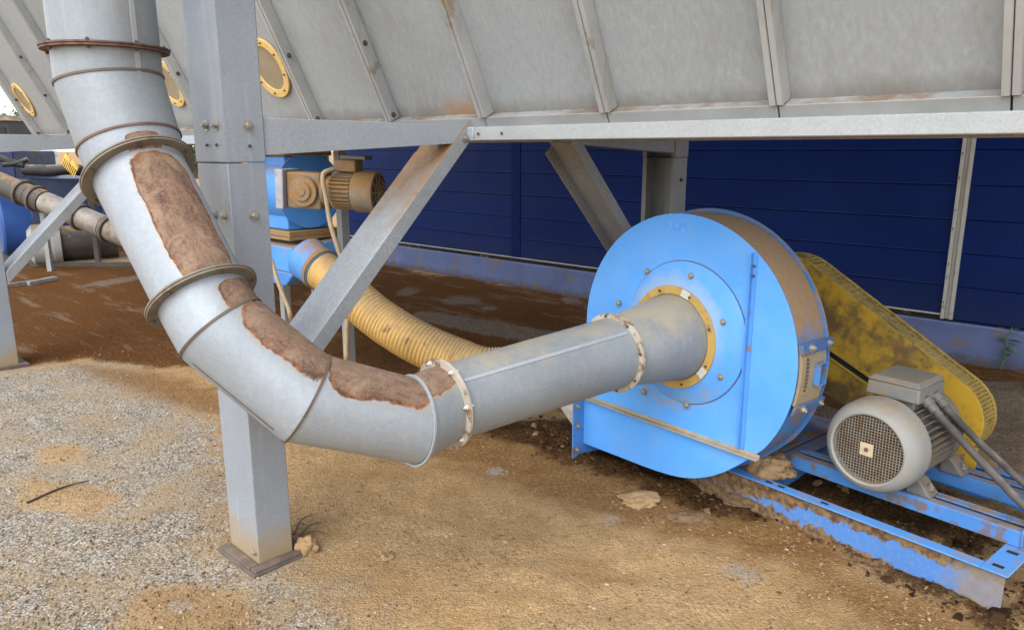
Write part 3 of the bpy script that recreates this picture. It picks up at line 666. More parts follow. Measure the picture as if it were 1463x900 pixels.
# ------------------------------------------------------------------ centrifugal fan
def FL(r, p, z): return F(R0 + r, P0 + p, Z0 + z)          # fan-local: right, away, up from the casing centre
def outline(g=0.0):
    pts = []
    for k in range(0, 67):
        th = rad(-38 + k * (218 / 66.)); rr = .582 + g; pts.append((rr * math.cos(th), rr * math.sin(th)))
    pts += [(-.585 - g, -.20), (-.586 - g, -.40), (-.586 - g, -.662 - g)]
    low = [(-.586, -.662, 0), (-.30, -.653, 0), (-.15, -.648, 0), (-.05, -.641, 0), (.05, -.627, 0), (.13, -.603, 0), (.20, -.571, 0), (.27, -.528, 0), (.335, -.476, 0), (.40, -.418, 0)]
    for q in spline(low, 4)[1:]:
        n = math.hypot(q.x, q.y); pts.append((q.x * (1 + g / n), q.y * (1 + g / n)))
    return pts
def make_fan():
    root = thing('centrifugal_fan', FL(0, .11, -.60), 'sky blue centrifugal fan with round casing joined to the grey duct', 'industrial fan')
    bm = BM(); prism(bm, FL, outline(), .006, .215); obj('casing', bm, BLUER, root, .002, label='dust covered curved casing wall')
    bm = BM(); prism(bm, FL, outline(.004), .0, .0055); obj('face_plate', bm, BLUE, root, .0012)
    bm = BM(); prism(bm, FL, outline(.016), .2155, .221); obj('casing_plate', bm, BLUER, root, .001)
    ic = RC - FCEN; ir, iz = ic.dot(RF), ic.z
    bm = BM(); lathe(bm, FL(ir + .06, 0, iz + .03), -PF, [(.0004, .322), (.006, .322), (.008, .319)], 72); obj('inlet_plate', bm, BLUE, root)
    bm = BM(); annulus(bm, FL(ir + .06, 0, iz + .03), -PF, .3225, .3255, .0004, .002, 72); obj('plate_joint', bm, SEAMM, root)
    bm = BM(); annulus(bm, RC, -PF, .199, .236, .0055, .016, 64); rg = obj('inlet_ring', bm, YRING, root, .0015, label='yellow inlet clamp ring')
    x, y = RF, UP
    for k in range(8):
        a = k * math.pi / 4 + .35; inst('bolt', B_SM, rg, RC - PF * .0165 + (x * math.cos(a) + y * math.sin(a)) * .218, -PF)
    for a in (1.25, -.62):
        bm = BM()
        T = lambda r_, p, z, a=a: RC - PF * p + (x * math.cos(a) + y * math.sin(a)) * r_ + (y * math.cos(a) - x * math.sin(a)) * z
        box(bm, T, .200, .235, .0162, .019, -.024, .024); obj('ring_joint', bm, TRIMW, rg, .001)
    for (br, bz) in ((-.364, .131), (-.191, .307), (.059, .32), (.238, .145), (.242, -.096), (.07, -.27), (-.183, -.276), (-.35, -.09)):
        inst('bolt', B_MID, root, FL(br, -.008, bz), -PF)
    # raised angle seams
    bm = BM(); box(bm, FL, -.580, .452, -.026, -.0005, -.410, -.404); box(bm, FL, -.580, .452, -.005, -.0006, -.4035, -.388); obj('horizontal_seam', bm, STEELD, root, .001)
    bm = BM(); box(bm, FL, .352, .358, -.022, -.0005, -.386, .452); box(bm, FL, .3585, .376, -.005, -.0006, -.386, .455)
    vs = obj('vertical_seam', bm, BLUEC, root, .001)
    for z in (.40, .36): inst('bolt', B_SM, vs, FL(.367, -.005, z), -PF)
    # outlet flange
    bm = BM()
    for q in ((-.660, -.592, -.735, -.398),):
        box(bm, FL, -.600, -.5905, -.075, .02, -.735, -.398)
    box(bm, FL, -.600, -.5905, .0202, .29, -.735, -.668); box(bm, FL, -.600, -.5905, .2205, .29, -.6675, -.398)
    of = obj('outlet_flange', bm, BLUEF, root, .0015)
    for z in (-.45, -.56, -.69): inst('bolt', B_MID, of, FL(-.590, -.045, z), RF)
    # hinged cleaning hatch on the casing wall
    def C(th, o, p): return FL((.582 + o) * math.cos(th), p, (.582 + o) * math.sin(th))
    bm = BM(); n = 12; t0, t1 = -.245, .185
    lo = []; 
    for k in range(n + 1):
        th = t0 + (t1 - t0) * k / n
        lo.append([bm.verts.new(C(th, o, p)) for (o, p) in ((.001, .016), (.001, .2), (.014, .2), (.014, .016))])
    for a, b in zip(lo, lo[1:]):
        for k in range(4): bm.faces.new((a[k], a[(k + 1) % 4], b[(k + 1) % 4], b[k]))
    bm.faces.new(lo[0]); bm.faces.new(lo[-1][::-1])
    ht = obj('cleaning_hatch', bm, weathered('hatch_paint', (.20, .22, .22), .6, 0, .2, 9, spots=.75, spotc=(.33, .24, .13), dust=.2), root, .001)
    for th in (.155, -.275):
        bm = BM(); T = lambda a, p, o, th=th: C(th + a, o, p)
        box(bm, T, -.035, .035, .004, .235, .0142, .026); br = obj('hatch_strap', bm, STRAPM, ht, .003)
        inst('bolt', B_BIG, br, C(th, .026, .07), C(th, 1, 0) - C(th, 0, 0)); inst('bolt', B_MID, br, C(th, .026, .205), C(th, 1, 0) - C(th, 0, 0))
    bm = BM()
    T = lambda a, p, o: C(a, o, p)
    box(bm, T, -.11, .04, .112, .117, .0145, .042); box(bm, T, -.11, .04, .165, .170, .0145, .042); box(bm, T, .035, .04, .1175, .1645, .0145, .042); box(bm, T, -.11, -.105, .1175, .1645, .0145, .042)
    obj('hatch_handle', bm, BLUEF, ht, .002)
    bm = BM(); box(bm, T, -.16, .11, .035, .075, .0145, .0165); lb = obj('name_plate', bm, YRING, ht, .001)
    bm = BM()
    for k in range(9): box(bm, T, -.145 + k * .027, -.128 + k * .027, .046, .066, .0166, .0172)
    obj('plate_print', bm, SEAMM, lb)
    # sticker ghost near the top
    bm = BM(); box(bm, FL, -.085, .015, -.0012, -.0003, .503, .548); obj('faded_sticker', bm, weathered('sticker_pale', (.12, .35, .80), .5, 0, .2, 22, spots=.4, spotc=(.075, .28, .74)), root)
    # bearing pedestal and shaft behind
    bm = BM(); hexa(bm, [FL(-.22, .26, -.58), FL(.22, .26, -.58), FL(.22, .72, -.58), FL(-.22, .72, -.58), FL(-.14, .26, -.10), FL(.14, .26, -.10), FL(.14, .72, -.10), FL(-.14, .72, -.10)])
    obj('bearing_pedestal', bm, BLUEF, root, .006)
    bm = BM(); lathe(bm, FL(ir, .22, iz), PF, [(0, .035), (.66, .035)], 20); obj('shaft', bm, BOLTM, root)
    bm = BM(); 
    for q in (.30, .58): lathe(bm, FL(ir, q, iz - .0), PF, [(0, .09), (.09, .09)], 24); box(bm, FL, ir - .11, ir + .11, q, q + .09, -.098, iz - .03)
    obj('bearing_housing', bm, MOTORD, root, .004)
    # pale transition duct on the outlet
    bm = BM(); a = [FL(-.603, .004, -.655), FL(-.603, .215, -.655), FL(-.603, .215, -.41), FL(-.603, .004, -.41)]
    c_ = FL(-.92, .12, -.47); x, y, _ = frame(-RF)
    ring0, ring1 = [], []
    for k in range(24):
        an = 2 * math.pi * k / 24; cx, cy = math.cos(an), math.sin(an); m = max(abs(cx), abs(cy))
        ring0.append(bm.verts.new(FL(-.602, .11 + .104 * cx / m, -.533 + .122 * cy / m)))
        ring1.append(bm.verts.new(FL(-.86 + .03 * cy, .12 + .135 * cx, -.37 + .135 * cy)))
    for k in range(24): bm.faces.new((ring0[k], ring0[(k + 1) % 24], ring1[(k + 1) % 24], ring1[k]))
    obj('outlet_transition', bm, weathered('pale_sheet', (.50, .48, .42), .55, .1, .15, 6, spots=.3, spotc=(.33, .27, .18)), root, 0, 35)
make_fan()

# ------------------------------------------------------------------ base frame of fan and motor
def make_frame():
    root = thing('base_frame', F(-1.7, 3.1, 0), 'blue steel base frame with motor rails, half buried in sawdust', 'machine base')
    r0, r1, p0, p1, zt = -2.62, -.715, 2.79, 3.78, .160
    def T(a, p, z): return F(a, p, z)
    # front channel: web and top flange, slotted end plate
    bm = BM(); box(bm, T, r0, r1 - .012, p0 + .012, p0 + .020, -.012, zt - .007)
    obj('channel_web', bm, BLUEW, root, .002, label='front web with flaking blue paint')
    bm = BM(); box(bm, T, r0, r1 - .09, p0 - .004, p0 + .052, zt - .0065, zt)
    obj('channel_flange', bm, BLUEC, root, .002)
    bm = BM(); box(bm, T, r1 - .0895, r1, p0 - .004, p1, zt - .0065, zt); e = obj('end_plate', bm, BLUEC, root, .004)
    for p in (p0 + .05, p0 + .19, p0 + .33):
        bm = BM(); box(bm, T, r1 - .066, r1 - .030, p - .010, p + .010, zt + .0003, zt + .0012); obj('slot', bm, DARK, e)
    for rr in (-1.66, -1.60, -1.40):
        bm = BM(); box(bm, T, rr - .016, rr + .016, p0 + .018, p0 + .034, zt + .0003, zt + .0012); obj('slot', bm, DARK, root)
    bm = BM(); box(bm, T, r0, r1 - .09, p1 - .06, p1, zt - .0065, zt); box(bm, T, r0, r1 - .03, p1 - .03, p1 - .02, -.012, zt - .007); obj('channel', bm, BLUEF, root, .002)
    bm = BM(); box(bm, T, -1.80, -1.72, p0 + .0525, p1 - .062, zt - .0065, zt); box(bm, T, -1.765, -1.757, p0 + .025, p1 - .05, -.012, zt - .007); obj('cross_member', bm, BLUEF, root, .002)
    bm = BM(); box(bm, T, r0, -1.81, p0 + .0525, p1 - .062, zt - .0065, zt - .001); obj('fan_plinth', bm, BLUEF, root, .002)
    # two slide rails the motor stands on
    for i, p in enumerate((3.035, 3.40)):
        bm = BM(); z0, z1 = zt + .002, zt + .062
        box(bm, T, -1.69, r1 - .045, p, p + .007, z0, z1); box(bm, T, -1.69, r1 - .045, p + .0075, p + .050, z1 - .007, z1)
        box(bm, T, -1.69, r1 - .045, p + .075, p + .115, z1 - .007, z1); box(bm, T, -1.69, r1 - .045, p + .1155, p + .122, z0, z1)
        rl = obj('slide_rail', bm, BLUEF, root, .002)
        bm = BM(); lathe(bm, F(-1.66, p + .062, z1 - .016), RF, [(0, .009), (.98, .009)], 10); obj('tension_screw', bm, BOLTR, rl)
        # upright horned stop at the rail end
        bm = BM(); poly = [(p - .002, z0), (p + .124, z0), (p + .124, z1 + .01)]
        for k in range(9): poly.append((p + .09 - .045 * math.cos(rad(180 - k * 12)) - .03, z1 + .01 + .062 * math.sin(rad(20 + k * 18))))
        poly += [(p - .002, z1 + .004)]
        prism(bm, lambda pp, r_, z: F(r_, pp, z), poly, r1 - .044, r1 - .036); obj('rail_stop', bm, BLUEF, rl, .002)
        bm = BM(); lathe(bm, F(r1 - .035, p + .062, z1 - .016), RF, [(0, .016), (.016, .016), (.0165, .009), (.07, .009)], 8); obj('adjusting_nut', bm, RUSTF, rl)
make_frame()

# ------------------------------------------------------------------ motor
MR, MZ, MP = -1.285, .418, 2.885
def make_motor():
    root = thing('electric_motor', F(MR, 3.15, .222), 'grey electric motor with round mesh fan cover on the blue slide rails', 'electric motor')
    A = F(MR, MP, MZ); zb = .2225
    bm = BM(); prof = [(.030, .137), (.020, .139), (.004, .143), (0, .150), (.006, .163), (.020, .178), (.045, .190), (.075, .1945), (.135, .195), (.135, .190), (.05, .17)]
    lathe(bm, A, PF, prof, 64, False); cv = obj('fan_cover', bm, MOTOR, root)
    bm = BM(); lathe(bm, A + PF * .034, PF, [(0, .152), (.004, .152)], 48); obj('fan_hollow', bm, DARK, cv)
    bm = BM(); rr = .1395; st = .0118
    for k in range(-11, 12):
        o = (k + .0) * st; h = math.sqrt(max(0, rr * rr - o * o))
        if h < .01: continue
        box(bm, lambda a, p, z: A + RF * a + PF * p + UP * z, o - .0014, o + .0014, .006, .008, -h, h)
        box(bm, lambda a, p, z: A + RF * a + PF * p + UP * z, -h, h, .0082, .0102, o - .0014, o + .0014)
    obj('grille', bm, weathered('grille_grey', (.24, .20, .15), .55, .1, .2, 14, spots=.45, spotc=(.22, .14, .07)), cv)
    bm = BM(); box(bm, lambda a, p, z: A + RF * a + PF * p + UP * z, -.027, .027, .001, .0055, -.027, .027); pd = obj('centre_plate', bm, PADM, cv, .001)
    bm = BM(); lathe(bm, A, -PF, [(-.0008, .010), (.004, .009)], 6); obj('centre_screw', bm, RUSTF, pd)
    bm = BM(); lathe(bm, A, PF, [(.10, .150), (.46, .150)], 48); obj('stator_body', bm, MOTORD, root)
    bm = BM()
    for k in range(40):
        an = 2 * math.pi * k / 40
        if 60 < math.degrees(an) < 120: continue
        x = RF * math.cos(an) + UP * math.sin(an); y = UP * math.cos(an) - RF * math.sin(an)
        box(bm, lambda a, p, c_, x=x, y=y: A + x * a + PF * p + y * c_, .148, .182, .138, .44, -.0025, .0025)
    fins = obj('cooling_fins', bm, MOTORD, root, 0)
    bm = BM(); lathe(bm, A, PF, [(.441, .178), (.452, .186), (.475, .186), (.50, .12), (.53, .08)], 48); obj('end_shield', bm, MOTORD, root, .002)
    bm = BM(); lathe(bm, A, PF, [(.531, .024), (.72, .024)], 20); obj('shaft', bm, BOLTM, root)
    for s_ in (-1, 1):
        for p in (3.035 + .06, 3.40 + .02):
            bm = BM(); T = lambda a, pp, z: F(MR + s_ * a, pp, z)
            hexa(bm, [T(.10, p - .04, zb), T(.20, p - .04, zb), T(.20, p + .05, zb), T(.10, p + .05, zb), T(.10, p - .035, zb + .075), T(.15, p - .035, zb + .06), T(.15, p + .045, zb + .06), T(.10, p + .045, zb + .075)])
            ft = obj('foot', bm, MOTORD, root, .006); inst('bolt', B_BIG, ft, T(.178, p + .005, zb + .03))
    # terminal box on a saddle
    def T(a, p, z): return F(MR + a, p, MZ + z)
    bm = BM(); box(bm, T, -.085, .085, 3.08, 3.29, .13, .176); sd = obj('terminal_saddle', bm, MOTORD, root, .004)
    bm = BM(); hexa(bm, [T(-.11, 3.06, .178), T(.11, 3.06, .178), T(.11, 3.31, .178), T(-.11, 3.31, .178), T(-.105, 3.065, .240), T(.105, 3.065, .240), T(.105, 3.305, .240), T(-.105, 3.305, .240)])
    tb = obj('terminal_box', bm, TBOX, root, .008)
    bm = BM(); hexa(bm, [T(-.112, 3.058, .242), T(.112, 3.058, .242), T(.112, 3.312, .242), T(-.112, 3.312, .242), T(-.09, 3.08, .262), T(.09, 3.08, .262), T(.09, 3.29, .262), T(-.09, 3.29, .262)])
    obj('terminal_lid', bm, TBOX, tb, .008)
    for p in (3.13, 3.22):
        bm = BM(); lathe(bm, T(.104, p, .190), (RF * .75 - UP * .65), [(0, .024), (.03, .024), (.031, .019), (.06, .019)], 12); obj('cable_gland', bm, MOTORD, tb)
make_motor()
def conduit(p, mid, end, r, label):
    pts = spline([p, p + RF * .03 - UP * .026] + mid + [end], 10)
    bm = BM(); rs = [r * (1 + .03 * math.sin(i * 1.9)) for i in range(len(pts))]; tube(bm, pts, rs, 14)
    tag(obj('conduit', bm, CABLE, None, 0, 60, loc=p), label, 'cable', 'grey conduits from the motor')
g0 = F(MR + .146, 3.13, MZ + .153); g1 = F(MR + .146, 3.22, MZ + .153)
conduit(g0, [at(1384, 640, 3.03), at(1425, 683, 2.93), at(1463, 722, 2.84)], onz(1560, 812, .02), .016, 'lower grey conduit running from the motor terminal box towards the ground')
conduit(g1, [at(1392, 625, 3.14), at(1430, 660, 3.06), at(1465, 692, 2.98)], onz(1575, 785, .02), .015, 'upper grey conduit running from the motor terminal box, behind its twin')

# ------------------------------------------------------------------ belt guard
def make_guard():
    root = thing('belt_guard', F(-1.6, 3.62, .2), 'long yellow belt guard with mesh rim, sloping behind the grey motor', 'belt guard')
    c0, r0, c1, r1 = V((-2.09, .775)), .292, V((-1.285, .415)), .198
    d = (c1 - c0); L = d.length; d = d / L; base = math.atan2(d.y, d.x); off = math.acos((r0 - r1) / L)
    per = []
    n = 16; a0, a1 = base + off, base - off
    # around upper end from top tangent counter-clockwise to bottom tangent
    for k in range(n * 2 + 1):
        a = a0 + (2 * math.pi - 2 * off) * k / (n * 2); per.append((c0.x + r0 * math.cos(a), c0.y + r0 * math.sin(a), 'end'))
    m = 26
    pA = V(per[-1][:2]); pB = V((c1.x + r1 * math.cos(a1), c1.y + r1 * math.sin(a1)))
    for k in range(1, m): q = pA.lerp(pB, k / m); per.append((q.x, q.y, 'str'))
    for k in range(n * 2 + 1):
        a = a1 + (2 * off) * k / (n * 2); per.append((c1.x + r1 * math.cos(a), c1.y + r1 * math.sin(a), 'end'))
    pA = V(per[-1][:2]); pB = V(per[0][:2])
    for k in range(1, m): q = pA.lerp(pB, k / m); per.append((q.x, q.y, 'str'))
    poly = [(a, b) for a, b, _ in per]; N = len(per)
    pf, pb = 3.545, 3.70
    bm = BM(); prism(bm, F, poly, pf, pf + .004); fp = obj('face_plate', bm, YGUARD, root, .001)
    bm = BM(); prism(bm, F, poly, pb - .004, pb); obj('casing_plate', bm, YGUARD, root, .001)
    cx, cy = (c0 + c1) / 2
    def inset(i, o):
        a, b, _ = per[i % N]; p_, q_ = V(per[(i - 1) % N][:2]), V(per[(i + 1) % N][:2]); t = (q_ - p_).normalized(); return a - t.y * o, b + t.x * o
    # rim lattice
    bm = BM(); ks = [pf + .0045, pf + .030, pf + .056, pf + .082, pf + .108, pf + .134]
    for i in range(N):
        for k in ks:
            w = .013 if k in (ks[0], ks[-1]) else .005
            q = [(*inset(i, .001), ), (*inset(i + 1, .001), ), (*inset(i + 1, .0055), ), (*inset(i, .0055), )]
            v = [bm.verts.new(F(a, p, z)) for p in (k, k + w) for a, z in q]
            for f in ((0, 1, 2, 3), (7, 6, 5, 4), (0, 4, 5, 1), (2, 6, 7, 3)): bm.faces.new([v[j] for j in f])
        a, z = inset(i, .001); b_, z2 = inset(i, .0052); t = (V(per[(i + 1) % N][:2]) - V(per[(i - 1) % N][:2])).normalized() * .003
        v = [bm.verts.new(F(x + s_ * t.x, p, y + s_ * t.y)) for p in (pf + .006, pb - .006) for (x, y) in ((a, z), (b_, z2)) for s_ in (-1, 1)]
        for f in ((0, 1, 3, 2), (4, 6, 7, 5), (0, 4, 5, 1), (2, 3, 7, 6), (0, 2, 6, 4), (1, 5, 7, 3)): bm.faces.new([v[j] for j in f])
    obj('mesh_rim', bm, YMESH, root, 0)
    # sawdust clogging the mesh along the straight runs
    runs = [range(2 * n, 2 * n + m), range(4 * n + m, N)]
    for run in runs:
        bm = BM()
        for i in run:
            q = [inset(i, .006), inset(i + 1, .006), inset(i + 1, .010), inset(i, .010)]
            v = [bm.verts.new(F(a, p, z)) for p in (pf + .006, pb - .03) for a, z in q]
            for f in ((0, 1, 2, 3), (7, 6, 5, 4), (0, 4, 5, 1), (2, 6, 7, 3)): bm.faces.new([v[j] for j in f])
        bmesh.ops.remove_doubles(bm, verts=bm.verts, dist=.0005)
        obj('clogged_mesh', bm, YDUST, root, 0)
    # lip where the two halves of the plate meet, parallel to the lower edge
    t = d; nn = V((-t.y, t.x)); st = c0 - nn * .035 - t * .25
    for o, w, mt in ((0, .016, YLIP), (-.040, .010, YLIP)):
        bm = BM(); a = st + nn * o; b_ = a + t * 1.02
        prism(bm, F, [tuple(a), tuple(b_), tuple(b_ + nn * w), tuple(a + nn * w)], pf - .012, pf - .0005); obj('split_lip', bm, mt, fp, .002)
    bm = BM(); a = st - nn * .028; b_ = a + t * 1.02
    prism(bm, F, [tuple(a), tuple(b_), tuple(b_ + nn * .026), tuple(a + nn * .026)], pf - .003, pf - .0005); obj('split_gap', bm, DARK, fp)
    for c_, rr in ((c0, .2), (c1, .12)):
        bm = BM(); lathe(bm, F(c_.x, pf + .03, c_.y), PF, [(0, rr), (.085, rr)], 40); obj('pulley', bm, MOTORD, root, .003)
    # stays down to the frame
    for r_ in (-1.13, -1.45, -2.05):
        zz = .22 if r_ > -1.6 else .46
        bm = BM(); box(bm, F, r_ - .025, r_ + .025, pf + .03, pf + .036, .16, zz + .08); obj('stay', bm, YGUARD, root, .001)
    return root
make_guard()

# ------------------------------------------------------------------ rotary valve, geared motor, hose
def make_valve():
    c = onp(425, 272, G(4.42, 2.72, 0), PH); w = c.dot(WH)
    root = thing('rotary_valve', G(w, 2.72, .3), 'blue rotary valve with dusty flanges hanging below the hopper trough', 'rotary valve')
    def T(a, p, z): return G(w - a, 2.72 + p, z)      # a to the right in the picture
    bm = BM(); box(bm, T, -.34, .16, -.18, .18, 1.565, 1.64); obj('inlet_flange', bm, GEARD, root, .004)
    bm = BM(); lathe(bm, T(-.36, 0, 1.34), -WH, [(0, .235), (.50, .235)], 40); obj('rotor_housing', bm, BLUEV, root, .004)
    bm = BM(); box(bm, T, -.335, .135, -.165, .165, 1.085, 1.56); obj('valve_body', bm, BLUEV, root, .006)
    bm = BM(); lathe(bm, T(.142, 0, 1.34), -WH, [(0, .25), (.016, .25)], 40); ep = obj('end_cover', bm, BLUEV, root, .002)
    bm = BM(); box(bm, T, -.36, .20, -.20, .20, 1.02, 1.04); box(bm, T, -.35, .19, -.19, .19, 1.042, 1.08); obj('outlet_flange', bm, GEARD, root, .003)
    bm = BM(); hexa(bm, [T(-.40, -.24, .82), T(.29, -.24, .82), T(.29, .2, .82), T(-.40, .2, .82), T(-.40, -.24, .985), T(.29, -.24, .985), T(.29, .2, 1.017), T(-.40, .2, 1.017)]); obj('discharge_box', bm, BLUEV, root, .008)
    bm = BM(); hexa(bm, [T(-.38, -.22, .72), T(.15, -.22, .72), T(.15, .15, .72), T(-.38, .15, .72), T(-.40, -.24, .818), T(.29, -.24, .818), T(.29, .2, .818), T(-.40, .2, .818)]); obj('discharge_chute', bm, BLUEV, root, .008)
    bm = BM(); lathe(bm, T(-.36, -.25, .91), -PH, [(0, .012), (.05, .012)], 8); lathe(bm, T(-.36, -.30, .80), -WH, [(0, .010), (.18, .010)], 8); lathe(bm, T(-.26, -.30, .93), -WH, [(0, .010), (.16, .010)], 8); obj('clamp_handle', bm, BOLTR, root)
    bm = BM(); box(bm, T, .30, .36, .1, .16, 0, 1.64); box(bm, T, -.52, -.46, .1, .16, 0, 1.64); obj('stand_post', bm, GALVD, root, .002)
    return w
VW = make_valve()
def make_gearmotor():
    c = at(440, 270, 4.50); a = V((.80, -.18, -.03)).normalized(); f = -PH       # motor axis to the right and toward us
    side = a.cross(UP).normalized()
    if side.dot(CAM - c) < 0: side = -side
    up = side.cross(a); up = up if up.z > 0 else -up
    def T(x, y, z): return c + a * x + side * y + up * z
    root = thing('geared_motor', T(0, -.1, -.12), 'dust caked geared motor bolted to the side of the blue valve', 'geared motor')
    bm = BM(); box(bm, T, -.10, .12, -.11, .08, -.115, .10); gb = obj('gearbox', bm, GEARD, root, .012)
    bm = BM(); box(bm, T, -.155, -.103, -.10, .115, -.12, .115); obj('mounting_face', bm, weathered('grey_cast', (.32, .33, .36), .6, .1, .2, 12, spots=.4, spotc=(.33, .21, .1)), gb, .006)
    bm = BM(); lathe(bm, T(.02, .08, -.01), side, [(0.0005, .092), (.03, .088), (.031, .06), (.045, .055), (.046, .03), (.052, .024)], 32); obj('hub_cap', bm, GEARD, gb, .002)
    bm = BM(); lathe(bm, T(.121, 0, 0), a, [(0, .10), (.02, .10), (.021, .085), (.05, .085)], 32); obj('adapter', bm, GEARD, root, .002)
    bm = BM(); lathe(bm, T(.171, 0, 0), a, [(0, .095), (.15, .095)], 32)
    for k in range(28):
        an = 2 * math.pi * k / 28; x = side * math.cos(an) + up * math.sin(an); y = up * math.cos(an) - side * math.sin(an)
        box(bm, lambda q, p, e, x=x, y=y: T(.171, 0, 0) + x * q + a * p + y * e, .093, .112, .01, .14, -.003, .003)
    obj('stator', bm, GEARD, root, 0)
    bm = BM(); lathe(bm, T(.322, 0, 0), a, [(0, .118), (.005, .124), (.12, .124), (.135, .118)], 40); fc = obj('fan_cover', bm, GEARD, root, .002)
    bm = BM(); lathe(bm, T(.322, 0, 0), a, [(.136, .108), (.139, .106)], 40); obj('fan_grille', bm, BOLTR, fc)
    bm = BM()
    for k in range(12):
        an = 2 * math.pi * k / 12; x = side * math.cos(an) + up * math.sin(an); y = up * math.cos(an) - side * math.sin(an)
        box(bm, lambda q, p, e, x=x, y=y: T(.322, 0, 0) + x * q + a * p + y * e, .02, .104, .1395, .143, -.0035, .0035)
    for rr in (.035, .07): annulus(bm, T(.322, 0, 0), a, rr, rr + .007, .1432, .1455, 28)
    lathe(bm, T(.322, 0, 0), a, [(.1395, .02), (.150, .018)], 16); obj('grille_bars', bm, GEARD, fc)
    bm = BM(); box(bm, T, .20, .34, -.05, .07, .115, .185); tb = obj('terminal_box', bm, GEARD, root, .008)
    bm = BM(); box(bm, T, .24, .40, -.045, .065, .187, .21); obj('terminal_lid', bm, MOTORD, tb, .004)
    p = T(.21, .09, .13); pts = spline([p, T(.15, .14, .08), at(468, 285, 4.35), at(474, 325, 4.3), at(488, 362, 4.3), at(470, 420, 4.36), at(430, 470, 4.4), onz(405, 440, .01)], 8)
    bm = BM(); tube(bm, spline([p, T(.17, .14, .09), at(467, 290, 4.32), at(472, 320, 4.3), at(481, 350, 4.3), at(492, 385, 4.32), at(497, 430, 4.3), at(495, 480, 4.28), at(498, 520, 4.3), onz(520, 545, .0)], 8), .014, 10)
    tag(obj('power_cable', bm, CABLET, None, 0, 60, loc=p), 'tan power cable hanging down from the geared motor', 'cable')
make_gearmotor()
bm = BM(); tube(bm, spline([at(388, 372, 4.2), at(398, 405, 4.15), at(412, 440, 4.12), at(418, 460, 4.10), onz(440, 520, .0)], 8), .012, 10)
tag(obj('power_cable', bm, CABLET, None, 0, 60, loc=at(400, 400, 4.2)), 'tan cable dangling beside the bolted post below the blue valve', 'cable')
def make_hose():
    pts = spline([at(455, 382, 4.50), at(480, 402, 4.42), at(515, 433, 4.32), at(554, 464, 4.26), at(598, 490, 4.2), at(650, 513, 4.15), at(700, 528, 4.1), FL(-.93, .12, -.34), FL(-.85, .12, -.375)], 60)
    dense = [pts[0]]; acc = 0
    out = [pts[0]]; step = .0058
    for a, b in zip(pts, pts[1:]):
        L = (b - a).length; s = step - acc
        while s <= L: out.append(a.lerp(b, s / L)); s += step
        acc = L - (s - step)
    n = len(out); rs = []
    for i in range(n):
        b = .115 + .010 * i / n
        rs.append(b + .0036 * (1 if i % 4 in (0, 1) else -1) * (1 + .25 * noise.noise(V((i * .05, 0, 0)))))
    sub = [p + V((noise.noise(V((i * .02, 0, 0))), noise.noise(V((i * .02, 5, 0))), noise.noise(V((i * .02, 9, 0))))) * .006 for i, p in enumerate(out)]
    root = thing('flexible_hose', out[n // 2], 'yellow corrugated hose running from the blue valve to the fan outlet', 'hose')
    bm = BM(); tube(bm, sub, rs, 36); obj('hose_wall', bm, HOSE, root, 0, 60)
    bm = BM(); a = (out[0] - out[12]).normalized(); annulus(bm, out[4], a, .117, .132, -.014, .014, 40); obj('hose_clamp', bm, GEARD, root, .002)
    bm = BM(); lathe(bm, out[2], a, [(-.03, .122), (.0, .124), (.06, .128), (.13, .136)], 36); obj('hose_collar', bm, BLUEV, root, .002)
make_hose()

# ------------------------------------------------------------------ loose things on the ground
def gz_(p): return ground_height(p.x, p.y)
def lump(name, u, v, sx, sy, sz, mat, label, cat, seed, group=None, rot=0.0, zb=None):
    p = onz(u, v, zb or 0); bm = BM(); bmesh.ops.create_icosphere(bm, subdivisions=4, radius=1)
    for q in bm.verts:
        n = 1 + .35 * noise.fractal(q.co * 1.7 + V((seed, 0, 0)), .8, 2.1, 5)
        x, y, z = q.co * n; z = max(z, -.35)
        c, s = math.cos(rot), math.sin(rot)
        q.co = V(((x * c - y * s) * sx, (x * s + y * c) * sx * sy / sx, z * sz)) if False else V((x * sx * c - y * sy * s, x * sx * s + y * sy * c, z * sz))
    base = V((p.x, p.y, (gz_(p) if zb is None else zb) + sz * .28)); bmesh.ops.translate(bm, verts=bm.verts, vec=base)
    return tag(obj(name, bm, mat, None, 0, 80, loc=base), label, cat, group)
CRUST = weathered('sawdust_crust', (.34, .215, .105), .95, 0, .3, 18, spots=.3, spotc=(.12, .07, .035), bump=.9, bscale=90)
CRUSTD = weathered('damp_crust', (.15, .09, .045), .95, 0, .35, 18, spots=.3, spotc=(.05, .03, .02), bump=.9, bscale=90)
lump('sawdust_clod', 915, 714, .105, .06, .035, CRUST, 'flat tan sawdust slab lying in front of the fan casing', 'clod', 3, rot=.2)
lump('sawdust_clod', 438, 787, .048, .042, .046, CRUST, 'pale sawdust lump against the foot of the bolted post', 'clod', 8)
lump('sawdust_clod', 1100, 672, .11, .10, .06, CRUST, zb=.16, label= 'straw coloured sawdust heap wedged between fan casing and motor rails', cat='heap', seed=12)
lump('sawdust_clod', 553, 795, .028, .024, .016, CRUST, 'small tan clod alone on the open sawdust in the middle', 'clod', 15)
lump('sawdust_clod', 984, 742, .10, .05, .028, CRUSTD, 'dark brown damp clod to the right of the tan slab', 'clod', 21)
lump('sawdust_clod', 1060, 722, .09, .05, .03, CRUSTD, 'dark brown damp clod beside the base frame corner under the fan', 'clod', 27)
def twig(pts, r, label, cat='twig', mat=None):
    bm = BM(); P = spline(pts, 8); P = [p + V((noise.noise(p * 9), noise.noise(p * 9 + V((3, 3, 3))), 0)) * .008 for p in P]
    tube(bm, P, [r * (1 - .6 * i / len(P)) for i in range(len(P))], 7)
    return tag(obj('twig', bm, mat or TWIG, None, 0, 60, loc=P[0]), label, cat)
